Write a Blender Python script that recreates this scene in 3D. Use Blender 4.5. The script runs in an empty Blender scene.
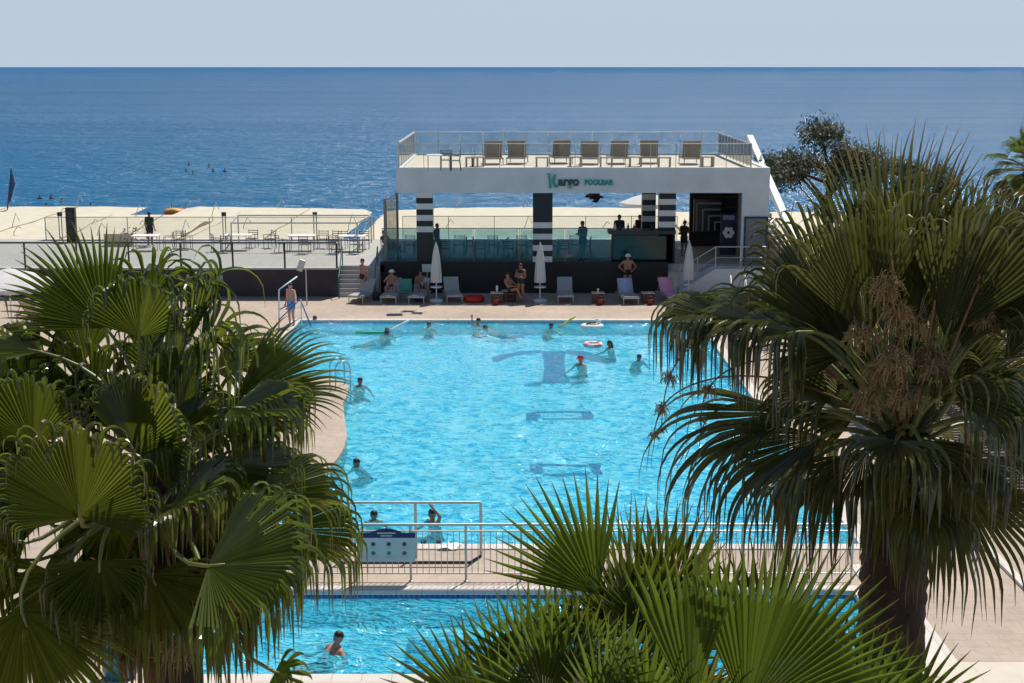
import bpy, bmesh, math, random
from mathutils import Vector, Matrix, Quaternion
V = Vector
R = math.radians
rnd = random.Random(7)
scene = bpy.context.scene
col = scene.collection
# ------------------------------------------------------------------ camera
CAMZ, F, PITCH = 10.0, 1400.0, R(11.1)
cam = bpy.data.cameras.new("camera"); camo = bpy.data.objects.new("camera", cam); col.objects.link(camo)
camo.location = (0, 0, CAMZ); camo.rotation_euler = (math.pi/2 - PITCH, 0, 0)
cam.sensor_width = 36; cam.lens = F/1024*36; cam.clip_start = .1; cam.clip_end = 90000
scene.camera = camo
def ray(px, py):
    u, v = (px-512)/F, (341.5-py)/F
    return V((u, math.cos(PITCH)+v*math.sin(PITCH), -math.sin(PITCH)+v*math.cos(PITCH)))
def G(px, py, z=0.0):
    d = ray(px, py); t = (z-CAMZ)/d.z
    return V((0, 0, CAMZ)) + d*t
def at(px, py, Y):
    d = ray(px, py)
    return V((0, 0, CAMZ)) + d*(Y/d.y)
# ------------------------------------------------------------------ render look, sky, sun
vs = scene.view_settings
vs.view_transform = 'Standard'; vs.look = 'None'; vs.gamma = 1; vs.use_curve_mapping = False; vs.exposure = 0
SUN_EL, SUN_AZ = R(60), R(25)
w = bpy.data.worlds.new("World"); scene.world = w; w.use_nodes = True
nt = w.node_tree; nt.nodes.clear()
sky = nt.nodes.new('ShaderNodeTexSky'); sky.sky_type = 'NISHITA'; sky.sun_disc = False
sky.sun_elevation = SUN_EL; sky.sun_rotation = SUN_AZ; sky.air_density = 1.0; sky.dust_density = 0.0; sky.ozone_density = 4.0; sky.altitude = 2500
bg = nt.nodes.new('ShaderNodeBackground'); bg.inputs[1].default_value = 0.10
wo = nt.nodes.new('ShaderNodeOutputWorld')
tcw = nt.nodes.new('ShaderNodeTexCoord'); spw = nt.nodes.new('ShaderNodeSeparateXYZ'); mrw = nt.nodes.new('ShaderNodeMapRange'); mxw = nt.nodes.new('ShaderNodeMixRGB')
nt.links.new(tcw.outputs['Generated'], spw.inputs[0]); nt.links.new(spw.outputs[2], mrw.inputs[0])
mrw.inputs[1].default_value = .02; mrw.inputs[2].default_value = .45; mrw.inputs[3].default_value = .96; mrw.inputs[4].default_value = .05
nt.links.new(mrw.outputs[0], mxw.inputs[0]); nt.links.new(sky.outputs[0], mxw.inputs[1]); mxw.inputs[2].default_value = (4.95, 5.85, 7.0, 1)   # pale sea haze near the horizon
nt.links.new(mxw.outputs[0], bg.inputs[0]); nt.links.new(bg.outputs[0], wo.inputs[0])
sl = bpy.data.lights.new("sun", 'SUN'); sl.energy = 5.0; sl.angle = R(.5); sl.color = (1, .95, .87)
so = bpy.data.objects.new("sun", sl); col.objects.link(so)
sd = V((math.sin(SUN_AZ)*math.cos(SUN_EL), math.cos(SUN_AZ)*math.cos(SUN_EL), math.sin(SUN_EL)))
so.rotation_euler = (-sd).to_track_quat('-Z', 'Y').to_euler(); so.location = (30, 60, 80)
# ------------------------------------------------------------------ materials
class NT:
    def __init__(s, name):
        s.m = bpy.data.materials.new(name); s.m.use_nodes = True
        s.t = s.m.node_tree; s.t.nodes.clear()
        s.out = s.n('OutputMaterial')
    def n(s, kind, **kw):
        nd = s.t.nodes.new('ShaderNode'+kind)
        for k, v in kw.items():
            if k.startswith('i_'):
                key = k[2:]; key = int(key) if key.isdigit() else key.replace('_', ' ')
                s.set(nd, key, v)
            else: setattr(nd, k, v)
        return nd
    def set(s, nd, key, v):
        if isinstance(v, bpy.types.NodeSocket): s.t.links.new(v, nd.inputs[key])
        else: nd.inputs[key].default_value = v
    def coords(s, scale=(1, 1, 1), obj=True):
        tc = s.n('TexCoord'); mp = s.n('Mapping')
        s.t.links.new(tc.outputs['Object' if obj else 'Generated'], mp.inputs[0]); mp.inputs['Scale'].default_value = scale
        return mp.outputs[0]
    def noise(s, sc, detail=3, scale=(1, 1, 1), rough=.55, vec=None):
        return s.n('TexNoise', i_Vector=vec or s.coords(scale), i_Scale=sc, i_Detail=detail, i_Roughness=rough).outputs[0]
    def ramp(s, fac, stops):
        r = s.n('ValToRGB'); s.set(r, 0, fac)
        el = r.color_ramp.elements
        while len(el) < len(stops): el.new(.5)
        for e, (p, c) in zip(el, stops): e.position = p; e.color = (*c, 1)
        return r.outputs[0]
    def mix(s, f, a, b, mode='MIX'):
        m = s.n('MixRGB', blend_type=mode); s.set(m, 0, f)
        for k, v in ((1, a), (2, b)): s.set(m, k, v if isinstance(v, bpy.types.NodeSocket) else (*v, 1))
        return m.outputs[0]
    def bump(s, h, st=.3, dist=.02):
        return s.n('Bump', i_Height=h, i_Strength=st, i_Distance=dist).outputs[0]
    def done(s, sh):
        s.t.links.new(sh, s.out.inputs[0]); return s.m
def c3(c): return tuple(c)
def shade(c, k): return tuple(min(1, x*k) for x in c)
MATS = {}
def mat(name, c, rough=.6, var=.12, sc=6, metal=0, bump=.15, spec=.4):
    if name in MATS: return MATS[name]
    s = NT(name)
    f = s.noise(sc, 4)
    base = s.ramp(f, [(.3, shade(c, 1-var)), (.7, shade(c, 1+var))])
    p = s.n('BsdfPrincipled', i_Base_Color=base, i_Roughness=rough, i_Metallic=metal)
    p.inputs['Specular IOR Level'].default_value = spec
    if bump: s.set(p, 'Normal', s.bump(s.noise(sc*6, 3), bump, .01))
    MATS[name] = s.done(p.outputs[0]); return MATS[name]
def mat_tiles(name, c1, c2, mortar, sx, sy, mort=.02, rough=.6, bumpst=.3, stain=.15, off=.5):
    s = NT(name)
    vec = s.coords()
    b = s.n('TexBrick', i_Vector=vec, i_Color1=(*c1, 1), i_Color2=(*c2, 1), i_Mortar=(*mortar, 1), i_Scale=1)
    b.inputs['Mortar Size'].default_value = mort; b.inputs['Brick Width'].default_value = sx; b.inputs['Row Height'].default_value = sy
    b.offset = off
    f = s.noise(.35, 6, rough=.65)
    dirt = s.ramp(f, [(.3, (1-stain,)*3), (.65, (1.0,)*3)])
    f2 = s.noise(3.1, 5)
    d2 = s.ramp(f2, [(.3, (1-stain*.6,)*3), (.6, (1.0,)*3)])
    base = s.mix(1, s.mix(1, b.outputs[0], dirt, 'MULTIPLY'), d2, 'MULTIPLY')
    p = s.n('BsdfPrincipled', i_Base_Color=base, i_Roughness=rough)
    s.set(p, 'Normal', s.bump(b.outputs['Fac'], -bumpst, .005))
    return s.done(p.outputs[0])
# water of the pools
def mat_pool_water(name, deep, sc, mixd=.45):
    s = NT(name)
    v = s.coords((1, 1, 1))
    wv = s.n('TexNoise', i_Vector=v, i_Scale=.7, i_Detail=2.0)
    add = s.n('VectorMath', operation='MULTIPLY_ADD'); s.set(add, 0, wv.outputs['Color']); add.inputs[1].default_value = (.9, .9, .9); s.set(add, 2, v)
    st = s.n('VectorMath', operation='MULTIPLY'); s.set(st, 0, add.outputs[0]); st.inputs[1].default_value = (.62, 1, 1)
    n1 = s.n('TexNoise', i_Vector=st.outputs[0], i_Scale=sc, i_Detail=2, i_Roughness=.6).outputs[0]
    n2 = s.n('TexNoise', i_Vector=st.outputs[0], i_Scale=sc*2.6, i_Detail=2).outputs[0]
    n3 = s.n('TexNoise', i_Vector=v, i_Scale=.25, i_Detail=2).outputs[0]
    h = s.n('Math', operation='MULTIPLY_ADD'); s.set(h, 0, n2); h.inputs[1].default_value = .7; s.set(h, 2, n1)
    bmp = s.bump(h.outputs[0], 1.0, .55)
    col_ = s.mix(n3, shade(deep, .92), shade(deep, 1.06))
    dif = s.n('BsdfDiffuse', i_Color=col_, i_Normal=bmp)
    mk = s.n('Math', operation='ADD'); s.set(mk, 0, n1); s.set(mk, 1, n2)
    tcol = s.ramp(s.n('Math', operation='MULTIPLY', i_0=mk.outputs[0], i_1=.5).outputs[0], [(.40, (.10, .50, .74)), (.49, (.58, .88, .97)), (.56, (1, 1, 1))])  # caustic-like ripple light painted into the transparent tint, also patterns the floor
    tr = s.n('BsdfTransparent', i_Color=tcol)
    m1 = s.n('MixShader', i_0=mixd); s.t.links.new(tr.outputs[0], m1.inputs[1]); s.t.links.new(dif.outputs[0], m1.inputs[2])
    gl = s.n('BsdfGlossy', i_Roughness=.06, i_Normal=s.bump(h.outputs[0], 1.0, .22))
    fr = s.n('Fresnel', i_IOR=1.33)
    fm = s.n('Math', operation='MULTIPLY'); s.set(fm, 0, fr.outputs[0]); fm.inputs[1].default_value = .45
    m2 = s.n('MixShader', i_0=fm.outputs[0]); s.t.links.new(m1.outputs[0], m2.inputs[1]); s.t.links.new(gl.outputs[0], m2.inputs[2])
    return s.done(m2.outputs[0])
def mat_sea():
    s = NT('sea_water')
    v1 = s.coords((.05, .14, 1)); v2 = s.coords((.35, .9, 1)); v3 = s.coords((.006, .045, 1))
    a = s.n('TexNoise', i_Vector=v1, i_Scale=1.0, i_Detail=6, i_Roughness=.62).outputs[0]
    b = s.n('TexNoise', i_Vector=v2, i_Scale=1.0, i_Detail=4, i_Roughness=.6).outputs[0]
    c = s.n('TexNoise', i_Vector=v3, i_Scale=1.0, i_Detail=4).outputs[0]
    h = s.n('Math', operation='MULTIPLY_ADD'); s.set(h, 0, b); h.inputs[1].default_value = .45; s.set(h, 2, a)
    bmp = s.bump(h.outputs[0], 1.0, 2.6)
    # shallow water is greener: by distance from the shore
    tc = s.n('TexCoord'); sep = s.n('SeparateXYZ'); s.t.links.new(tc.outputs['Object'], sep.inputs[0])
    mr = s.n('MapRange'); s.set(mr, 0, sep.outputs[1]); mr.inputs[1].default_value = 95; mr.inputs[2].default_value = 330
    near = s.mix(c, (.016, .15, .28), (.012, .11, .25)); v4 = s.coords((.0012, .010, 1)); e = s.n('TexNoise', i_Vector=v4, i_Scale=1.0, i_Detail=5, i_Roughness=.65).outputs[0]
    ce = s.ramp(s.n('Math', operation='MULTIPLY_ADD', i_0=c, i_1=.4, i_2=s.n('Math', operation='MULTIPLY', i_0=e, i_1=.6).outputs[0]).outputs[0], [(.32, (0, 0, 0)), (.68, (1, 1, 1))])
    far = s.mix(ce, (.016, .095, .225), (.045, .150, .29))
    base = s.mix(mr.outputs[0], near, far)
    dif = s.n('BsdfDiffuse', i_Color=base, i_Normal=bmp)
    gl = s.n('BsdfGlossy', i_Roughness=.18, i_Normal=bmp)
    m2 = s.n('MixShader', i_0=.08); s.t.links.new(dif.outputs[0], m2.inputs[1]); s.t.links.new(gl.outputs[0], m2.inputs[2])
    return s.done(m2.outputs[0])
def mat_glass(name, tint, body, mixb=.12):
    s = NT(name)
    tr = s.n('BsdfTransparent', i_Color=(*tint, 1)); df = s.n('BsdfDiffuse', i_Color=(*body, 1))
    m1 = s.n('MixShader', i_0=s.n('Math', operation='MULTIPLY', i_0=s.noise(2, 3), i_1=mixb*2).outputs[0])
    s.t.links.new(tr.outputs[0], m1.inputs[1]); s.t.links.new(df.outputs[0], m1.inputs[2])
    gl = s.n('BsdfGlossy', i_Roughness=.02)
    fr = s.n('Fresnel', i_IOR=1.45)
    m2 = s.n('MixShader', i_0=fr.outputs[0]); s.t.links.new(m1.outputs[0], m2.inputs[1]); s.t.links.new(gl.outputs[0], m2.inputs[2])
    return s.done(m2.outputs[0])
def mat_leaf(name, g, tr, dry=(.22, .15, .05), dryfrom=.93, rough=.26, tmix=.42):
    s = NT(name)
    at_ = s.n('Attribute', attribute_name='along')
    oi = s.n('ObjectInfo')
    f = s.noise(9, 3)
    g0 = s.mix(f, shade(g, .75), shade(g, 1.25))
    tn = s.n('Attribute', attribute_name='tone')
    g1 = s.mix(oi.outputs['Random'], g0, s.mix(.42, g0, (.13, .115, .02)))
    g1 = s.mix(tn.outputs['Fac'], s.mix(1, g1, (.72, .74, .7), 'MULTIPLY'), s.mix(.30, g1, (.15, .14, .045)))
    d = s.n('MapRange'); s.set(d, 0, at_.outputs['Fac']); d.inputs[1].default_value = dryfrom; d.inputs[2].default_value = 1.04
    base = s.mix(d.outputs[0], g1, dry)
    p = s.n('BsdfPrincipled', i_Base_Color=base, i_Roughness=rough)
    p.inputs['Specular IOR Level'].default_value = .7; p.inputs['Coat Weight'].default_value = .35; p.inputs['Coat Roughness'].default_value = .18
    tcol = s.mix(d.outputs[0], s.mix(tn.outputs['Fac'], shade(tr, .6), shade(tr, 1.35)), dry)
    t = s.n('BsdfTranslucent', i_Color=tcol)
    m = s.n('MixShader', i_0=tmix); s.t.links.new(p.outputs[0], m.inputs[1]); s.t.links.new(t.outputs[0], m.inputs[2])
    return s.done(m.outputs[0])
def mat_fabric(name, c, tmix=.3, rough=.85):
    s = NT(name)
    base = s.ramp(s.noise(1.2, 5), [(.3, shade(c, .84)), (.7, c)])
    p = s.n('BsdfPrincipled', i_Base_Color=base, i_Roughness=rough)
    s.set(p, 'Normal', s.bump(s.noise(25, 3), .2, .01))
    t = s.n('BsdfTranslucent', i_Color=(*c, 1))
    m = s.n('MixShader', i_0=tmix); s.t.links.new(p.outputs[0], m.inputs[1]); s.t.links.new(t.outputs[0], m.inputs[2])
    return s.done(m.outputs[0])
def mat_bark(name, c1, c2, sc=9):
    s = NT(name)
    n = s.noise(sc, 6, (1, 1, .35)); n2 = s.noise(sc*3, 4, (1, 1, 3))
    base = s.mix(n2, s.ramp(n, [(.3, c1), (.7, c2)]), c1)
    p = s.n('BsdfPrincipled', i_Base_Color=base, i_Roughness=.9)
    s.set(p, 'Normal', s.bump(n, .9, .06))
    return s.done(p.outputs[0])
# ------------------------------------------------------------------ mesh builder
class MB:
    def __init__(s): s.v, s.f, s.mi, s.at, s.tn = [], [], [], [], []
    def add(s, vs, fs, mi=0):
        o = len(s.v); s.v += [tuple(x) for x in vs]; s.f += [tuple(i+o for i in f) for f in fs]; s.mi += [mi]*len(fs)
        return s
    def box(s, c, d, rz=0, mi=0, M=None):
        x, y, z = d[0]/2, d[1]/2, d[2]/2
        pts = [V((i*x, j*y, k*z)) for k in (-1, 1) for j in (-1, 1) for i in (-1, 1)]
        rot = M or Matrix.Rotation(rz, 3, 'Z')
        pts = [rot @ p + V(c) for p in pts]
        return s.add(pts, [(0, 2, 3, 1), (4, 5, 7, 6), (0, 1, 5, 4), (2, 6, 7, 3), (0, 4, 6, 2), (1, 3, 7, 5)], mi)
    def bb(s, x0, x1, y0, y1, z0, z1, mi=0): return s.box(((x0+x1)/2, (y0+y1)/2, (z0+z1)/2), (abs(x1-x0), abs(y1-y0), abs(z1-z0)), 0, mi)
    def tube(s, pts, r, n=8, mi=0, cap=True):
        pts = [V(p) for p in pts]; k = len(pts)
        rr = r if isinstance(r, (list, tuple)) else [r]*k
        ts = []
        for i in range(k):
            t = pts[min(i+1, k-1)]-pts[max(i-1, 0)]
            ts.append(t.normalized() if t.length > 1e-9 else V((0, 0, 1)))
        u = ts[0].orthogonal().normalized(); vs = []
        for i in range(k):
            u = (u-ts[i]*u.dot(ts[i])); u = u.normalized() if u.length > 1e-6 else ts[i].orthogonal().normalized()
            b = ts[i].cross(u)
            for j in range(n):
                a = 2*math.pi*j/n
                vs.append(pts[i]+(u*math.cos(a)+b*math.sin(a))*rr[i])
        fs = [(i*n+j, i*n+(j+1) % n, (i+1)*n+(j+1) % n, (i+1)*n+j) for i in range(k-1) for j in range(n)]
        if cap: fs += [tuple(range(n))[::-1], tuple(range((k-1)*n, k*n))]
        return s.add(vs, fs, mi)
    def lathe(s, prof, c=(0, 0, 0), n=16, mi=0, fold=None):
        vs = []
        for (r, z) in prof:
            for j in range(n):
                a = 2*math.pi*j/n; q = r*(fold(j, z) if fold else 1)
                vs.append((c[0]+q*math.cos(a), c[1]+q*math.sin(a), c[2]+z))
        k = len(prof)
        fs = [(i*n+j, i*n+(j+1) % n, (i+1)*n+(j+1) % n, (i+1)*n+j) for i in range(k-1) for j in range(n)]
        fs += [tuple(range(n))[::-1], tuple(range((k-1)*n, k*n))]
        return s.add(vs, fs, mi)
    def prism(s, poly, z0, z1, mi=0):
        n = len(poly)
        return s.add([(x, y, z0) for x, y in poly]+[(x, y, z1) for x, y in poly],
                     [tuple(range(n))[::-1], tuple(range(n, 2*n))]+[(i, (i+1) % n, n+(i+1) % n, n+i) for i in range(n)], mi)
    def build(s, name, mats, parent=None, smooth=False, loc=None, bevel=0):
        me = bpy.data.meshes.new(name); me.from_pydata(s.v, [], s.f); me.update()
        for m in (mats if isinstance(mats, (list, tuple)) else [mats]): me.materials.append(m)
        me.polygons.foreach_set('material_index', s.mi)
        if smooth: me.polygons.foreach_set('use_smooth', [True]*len(s.f))
        if s.at:
            a = me.attributes.new('along', 'FLOAT', 'POINT'); a.data.foreach_set('value', s.at)
            if s.tn: a = me.attributes.new('tone', 'FLOAT', 'POINT'); a.data.foreach_set('value', s.tn)
        o = bpy.data.objects.new(name, me); col.objects.link(o)
        if parent: o.parent = parent
        if loc: o.location = loc
        if bevel:
            b = o.modifiers.new('bevel', 'BEVEL'); b.width = bevel; b.segments = 2; b.limit_method = 'ANGLE'
        return o
def tag(o, label=None, cat=None, group=None, kind=None):
    if label: o['label'] = label
    if cat: o['category'] = cat
    if group: o['group'] = group
    if kind: o['kind'] = kind
    return o
def thing(name, loc, label, cat, group=None, rz=0):
    o = bpy.data.objects.new(name, None); col.objects.link(o); o.location = loc; o.rotation_euler = (0, 0, rz)
    o.empty_display_size = .2
    return tag(o, label, cat, group)
KIDS = {}
def copy_tree(o, parent=None):
    c = o.copy(); col.objects.link(c); c.parent = parent
    for ch in list(o.children): copy_tree(ch, c)
    return c
def again(src, loc, rz, label, group=None, sc=None):
    c = copy_tree(src); c.location = loc; c.rotation_euler = (0, 0, rz); c['label'] = label
    if group: c['group'] = group
    if sc: c.scale = (sc,)*3
    return c
def text_mesh(name, txt, size, ext, m, parent, loc, rot=(math.pi/2, 0, 0), sx=1, bold=0.0, align='LEFT'):
    cu = bpy.data.curves.new(name, 'FONT'); cu.body = txt; cu.size = size; cu.extrude = ext; cu.offset = bold; cu.align_x = align
    t = bpy.data.objects.new(name+'_tmp', cu); col.objects.link(t)
    dg = bpy.context.evaluated_depsgraph_get(); dg.update()
    me = bpy.data.meshes.new_from_object(t.evaluated_get(dg)); bpy.data.objects.remove(t)
    me.materials.clear(); me.materials.append(m)
    o = bpy.data.objects.new(name, me); col.objects.link(o); o.parent = parent; o.location = loc; o.rotation_euler = rot; o.scale = (sx, 1, 1)
    return o
# ------------------------------------------------------------------ palette
M_white = mat('white_paint', (.76, .77, .76), .55, .05, 2)
M_wallwhite = mat('rendered_white_wall', (.60, .63, .63), .7, .10, .9)
M_steel = mat('brushed_steel', (.5, .5, .48), .35, .06, 5, .9, 0)
M_galv = mat('galvanised_rail', (.48, .47, .43), .45, .1, 9, .35, 0)
M_dark = mat('dark_metal', (.035, .035, .037), .5, .1)
M_black = mat('black_gloss', (.012, .012, .014), .25, .1)
M_brownwall = mat('dark_brown_render', (.05, .042, .045), .8, .18, 1.3)
M_tan = mat('woven_tan_resin', (.21, .16, .105), .7, .2, 14, 0, .6)
M_tanlight = mat('weathered_teak', (.36, .30, .22), .7, .15, 9)
M_sling = mat('grey_sling_fabric', (.36, .36, .34), .8, .1, 9)
M_darksling = mat('charcoal_sling_fabric', (.06, .06, .062), .8, .1, 9)
M_bluetowel = mat('pale_blue_towel', (.36, .42, .55), .95, .12, 12)
M_pink = mat('pink_towel', (.72, .30, .42), .95, .1, 12)
M_pinkw = mat('pale_pink_towel', (.8, .55, .62), .95, .1, 12)
M_red = mat('red_plastic', (.55, .02, .012), .35, .06)
M_wood = mat('brown_wood', (.16, .085, .045), .6, .25, 5)
M_umb = mat_fabric('white_parasol_cloth', (.72, .72, .70), .2)
M_teal = mat('teal_paint', (.02, .17, .16), .4, .1)
M_tealplastic = mat('teal_plastic', (.01, .16, .22), .4, .1)
M_blueplastic = mat('blue_paint', (.03, .10, .32), .4, .1)
M_navy = mat('navy_paint', (.012, .022, .09), .45, .1)
M_board = mat('pale_sign_board', (.5, .56, .56), .4, .06, 2)
M_yellow = mat('yellow_foam', (.62, .55, .12), .7, .08)
M_green = mat('green_foam', (.03, .42, .12), .6, .1)
M_foamwhite = mat('white_foam', (.75, .75, .7), .7, .05)
M_orange = mat('orange_vinyl', (.75, .16, .02), .4, .08)
M_glass = mat_glass('teal_tinted_glass', (.64, .82, .86), (.06, .17, .20), .11)
M_clear = mat_glass('clear_rail_glass', (.95, .965, .955), (.35, .38, .36), .03)
M_canopy = mat_fabric('cream_shade_cloth', (.80, .72, .55), .2)
M_skin = mat('sunburnt_skin', (.42, .20, .13), .55, .08, 12, 0, .05)
M_skin2 = mat('tanned_skin', (.27, .13, .075), .5, .08, 12, 0, .05)
M_skin3 = mat('fair_skin', (.55, .30, .21), .55, .08, 12, 0, .05)
M_hair = mat('dark_hair', (.018, .012, .010), .5, .2, 40)
M_hairb = mat('brown_hair', (.07, .035, .02), .5, .2, 40)
M_cloth_dark = mat('dark_cloth', (.03, .03, .035), .8, .1, 20)
M_shortsblue = mat('blue_swim_cloth', (.20, .28, .50), .8, .1, 20)
M_swimblack = mat('black_swim_cloth', (.012, .012, .015), .6, .1, 20)
M_redcloth = mat('red_cloth', (.38, .03, .03), .7, .1, 20)
M_whitecloth = mat('white_cloth', (.75, .74, .70), .85, .05, 20)
M_eye = mat('eye_dark', (.02, .015, .012), .2, .02)
# ================================================================== SETTING
M_deck = mat_tiles('pink_stone_paving', (.51, .40, .305), (.48, .375, .285), (.42, .33, .255), .6, .3, .012, .7, .25, .26)
M_coping = mat_tiles('pale_pool_coping', (.66, .61, .54), (.62, .57, .50), (.45, .41, .36), .5, 3, .01, .6, .2, .1)
M_cream = mat_tiles('cream_paving', (.66, .58, .46), (.62, .55, .44), (.48, .42, .34), 1.2, 1.2, .008, .7, .2, .12)
M_pooltile = mat_tiles('pool_mosaic', (.36, .88, .96), (.38, .89, .96), (.42, .90, .96), .3, .3, .012, .3, .1, .05, 0)
M_poolband = mat_tiles('pool_band_mosaic', (.02, .10, .34), (.03, .14, .40), (.10, .25, .45), .1, .1, .02, .3, .1, .05, 0)
M_mark = mat_tiles('blue_mosaic_mark', (.006, .03, .20), (.010, .04, .25), (.02, .07, .28), .1, .1, .02, .3, .1, .05, 0)
M_water = mat_pool_water('pool_water', (.06, .66, .90), 3.6, .36)
M_water2 = mat_pool_water('kids_pool_water', (.07, .66, .88), 3.8, .46)
M_terr = mat_tiles('terrace_paving', (.44, .43, .39), (.42, .41, .38), (.34, .33, .30), .6, .6, .01, .7, .2, .12, 0)
M_sand = mat('beach_sand', (.55, .46, .34), .95, .14, .5, 0, .5)
M_stone = mat('stone_wall', (.25, .19, .15), .9, .25, 2.2, 0, .7)
# pools: x0,x1,y0,y1
P1 = (-8.5, 7.4, 28.45, 55.3); P2 = (-5.8, 6.62, 21.93, 25.72)
d = MB()
def sheet(x0, x1, y0, y1, z=0):
    d.add([(x0, y0, z), (x1, y0, z), (x1, y1, z), (x0, y1, z)], [(0, 1, 2, 3)])
YF = 61.3
sheet(-60, P1[0], P1[2], P1[3]); sheet(P1[1], 60, P1[2], P1[3])
sheet(-60, 60, P1[3], YF+1.2); sheet(-60, 60, P2[3], P1[2])
sheet(-60, P2[0], P2[2], P2[3]); sheet(P2[1], 60, P2[2], P2[3]); sheet(-60, 60, -25, P2[2])
tag(d.build('pool_deck', M_deck), kind='structure')
# deck peninsula jutting into the water on the left
pen = [G(*p) for p in [(327, 378), (338, 380), (349, 386), (347, 395), (343, 403), (345, 420), (347, 436), (344, 448), (337, 459), (328, 469), (317, 479), (306, 488)]]
poly = [(p.x, p.y) for p in pen]
poly = [(P1[0]-.02, 45.2)]+[(poly[0][0]-1.4, poly[0][1]+.2)]+poly+[(-6.6, 31.4), (P1[0]-.02, 31.0)]
poly = poly[::-1]
b = MB(); b.prism(poly, -.5, .004); tag(b.build('pool_deck_peninsula', M_deck), kind='structure')
# coping
b = MB(); W = .32
def ring(x0, x1, y0, y1, z0, z1, w):
    b.bb(x0-w, x1+w, y1, y1+w, z0, z1); b.bb(x0-w, x1+w, y0-w, y0, z0, z1)
    b.bb(x0-w, x0, y0, y1, z0, z1); b.bb(x1, x1+w, y0, y1, z0, z1)
ring(*P1, -.05, .03, W); ring(*P2, -.05, .03, .28)
pp = poly + [poly[0]]
tag(b.build('pool_coping', M_coping, bevel=.01), kind='structure')
b = MB()   # cream band in front of the small pool and its white edge strip
b.bb(-40, 6.95, 17.5, P2[2]-.285, -.02, .034); b.bb(6.95, 40, 17.5, 22.35, -.02, .05)
tag(b.build('front_path', M_cream), kind='structure')
b = MB(); b.bb(6.91, 7.62, 22.36, 27.2, -.02, .03)
tag(b.build('edge_strip', M_coping), kind='structure')
def basin(name, P, depth, m, mb_, bandd):
    x0, x1, y0, y1 = P; b = MB()
    z = -depth
    b.add([(x0, y0, z), (x1, y0, z), (x1, y1, z), (x0, y1, z)], [(0, 1, 2, 3)])
    for q, (a, c) in enumerate((((x0, y1), (x1, y1)), ((x0, y0), (x0, y1)), ((x1, y1), (x1, y0)), ((x1, y0), (x0, y0)))):
        b.add([(*a, z), (*c, z), (*c, -bandd), (*a, -bandd)], [(0, 1, 2, 3)], 0)
        b.add([(*a, -bandd), (*c, -bandd), (*c, -.05), (*a, -.05)], [(0, 1, 2, 3)], 1)
    tag(b.build(name, [m, mb_]), kind='structure')
basin('pool_basin', P1, .55, M_pooltile, M_poolband, .16); basin('small_pool_basin', P2, .60, M_pooltile, M_poolband, .2)
for nm, P, m, z in (('pool_water', P1, M_water, -.075), ('small_pool_water', P2, M_water2, -.10)):
    b = MB(); x0, x1, y0, y1 = P
    b.add([(x0, y0, z), (x1, y0, z), (x1, y1, z), (x0, y1, z)], [(0, 1, 2, 3)])
    tag(b.build(nm, m), kind='structure')
# dark mosaic marks on the pool floors
def marks(name, polys, z):
    b = MB()
    for pl in polys:
        pts = [G(px, py, z) for px, py in pl]
        b.add([(p.x, p.y, z) for p in pts], [tuple(range(len(pts)))])
    tag(b.build(name, M_mark), kind='structure')
zf = -.545
marks('pool_floor_marking', [
    [(541, 351), (566, 351), (564, 362), (566, 374), (571, 383), (541, 384), (544, 372), (544, 361)],
    [(492, 357), (505, 354), (522, 351.5), (541, 350), (541, 353), (524, 354.5), (510, 357), (503, 360), (497, 362.5), (492, 361)],
    [(566, 350), (584, 351), (600, 355), (612, 359.5), (616, 362), (606, 363.5), (592, 361.5), (582, 357), (566, 353.5)],
    [(524, 384), (541, 381.5), (541, 386), (524, 386.5)], [(571, 382), (586, 380.5), (590, 382.5), (571, 385.5)],
    [(526, 413), (537, 411.5), (541, 416), (537, 421), (526, 420)], [(582, 413), (590, 411), (595, 416), (591, 420), (582, 419.5)],
    [(537, 411.3), (590, 411), (590, 412.6), (537, 413)], [(541, 418.6), (582, 418), (582, 419.4), (541, 420)],
    [(529, 464), (541, 463), (543, 468), (543, 474), (534, 474), (530, 470)], [(588, 464), (602, 463), (600, 469), (603, 474), (594, 475), (590, 469)],
    [(541, 463.4), (588, 465), (588, 467), (541, 465.6)], [(543, 474), (590, 472.4), (590, 474.6), (560, 477), (543, 475.6)],
], zf)
zs = -.594
b = MB()
q0 = G(408, 640, zs); q1 = G(403, 672, zs)
xl, yt, yb_ = q0.x, q0.y, P2[2]+.02
b.add([(xl, yt-.07, zs), (4.2, yt-.07, zs), (4.2, yt, zs), (xl, yt, zs)], [(0, 1, 2, 3)])
b.add([(xl, yb_, zs), (xl+.08, yb_, zs), (xl+.08, yt-.07, zs), (xl, yt-.07, zs)], [(0, 1, 2, 3)])
tag(b.build('small_pool_floor_line', M_mark), kind='structure')
b = MB(); b.add([(xl+.08, yb_, zs), (4.2, yb_, zs), (4.2, yt-.07, zs), (xl+.08, yt-.07, zs)], [(0, 1, 2, 3)])
tag(b.build('small_pool_deep_floor', mat_tiles('deeper_blue_mosaic', (.05, .28, .52), (.06, .32, .56), (.12, .4, .6), .3, .3, .02, .3, .1, .05, 0)), kind='structure')
# sea and beach
b = MB(); b.add([(-60000, 60, -3.5), (60000, 60, -3.5), (60000, 70000, -3.5), (-60000, 70000, -3.5)], [(0, 1, 2, 3)])
tag(b.build('sea', mat_sea()), kind='structure')
b = MB(); n = 40
for i in range(n+1):
    x = -90+180*i/n; sh = 97+2.2*math.sin(x*.13)+1.5*math.sin(x*.31+1)
    b.v += [(x, 70, -2.6), (x, 86, -2.7), (x, sh, -3.65)]
b.f = [(i*3+k, (i+1)*3+k, (i+1)*3+k+1, i*3+k+1) for i in range(n) for k in range(2)]; b.mi = [0]*len(b.f)
tag(b.build('beach', M_sand), kind='structure')

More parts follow.
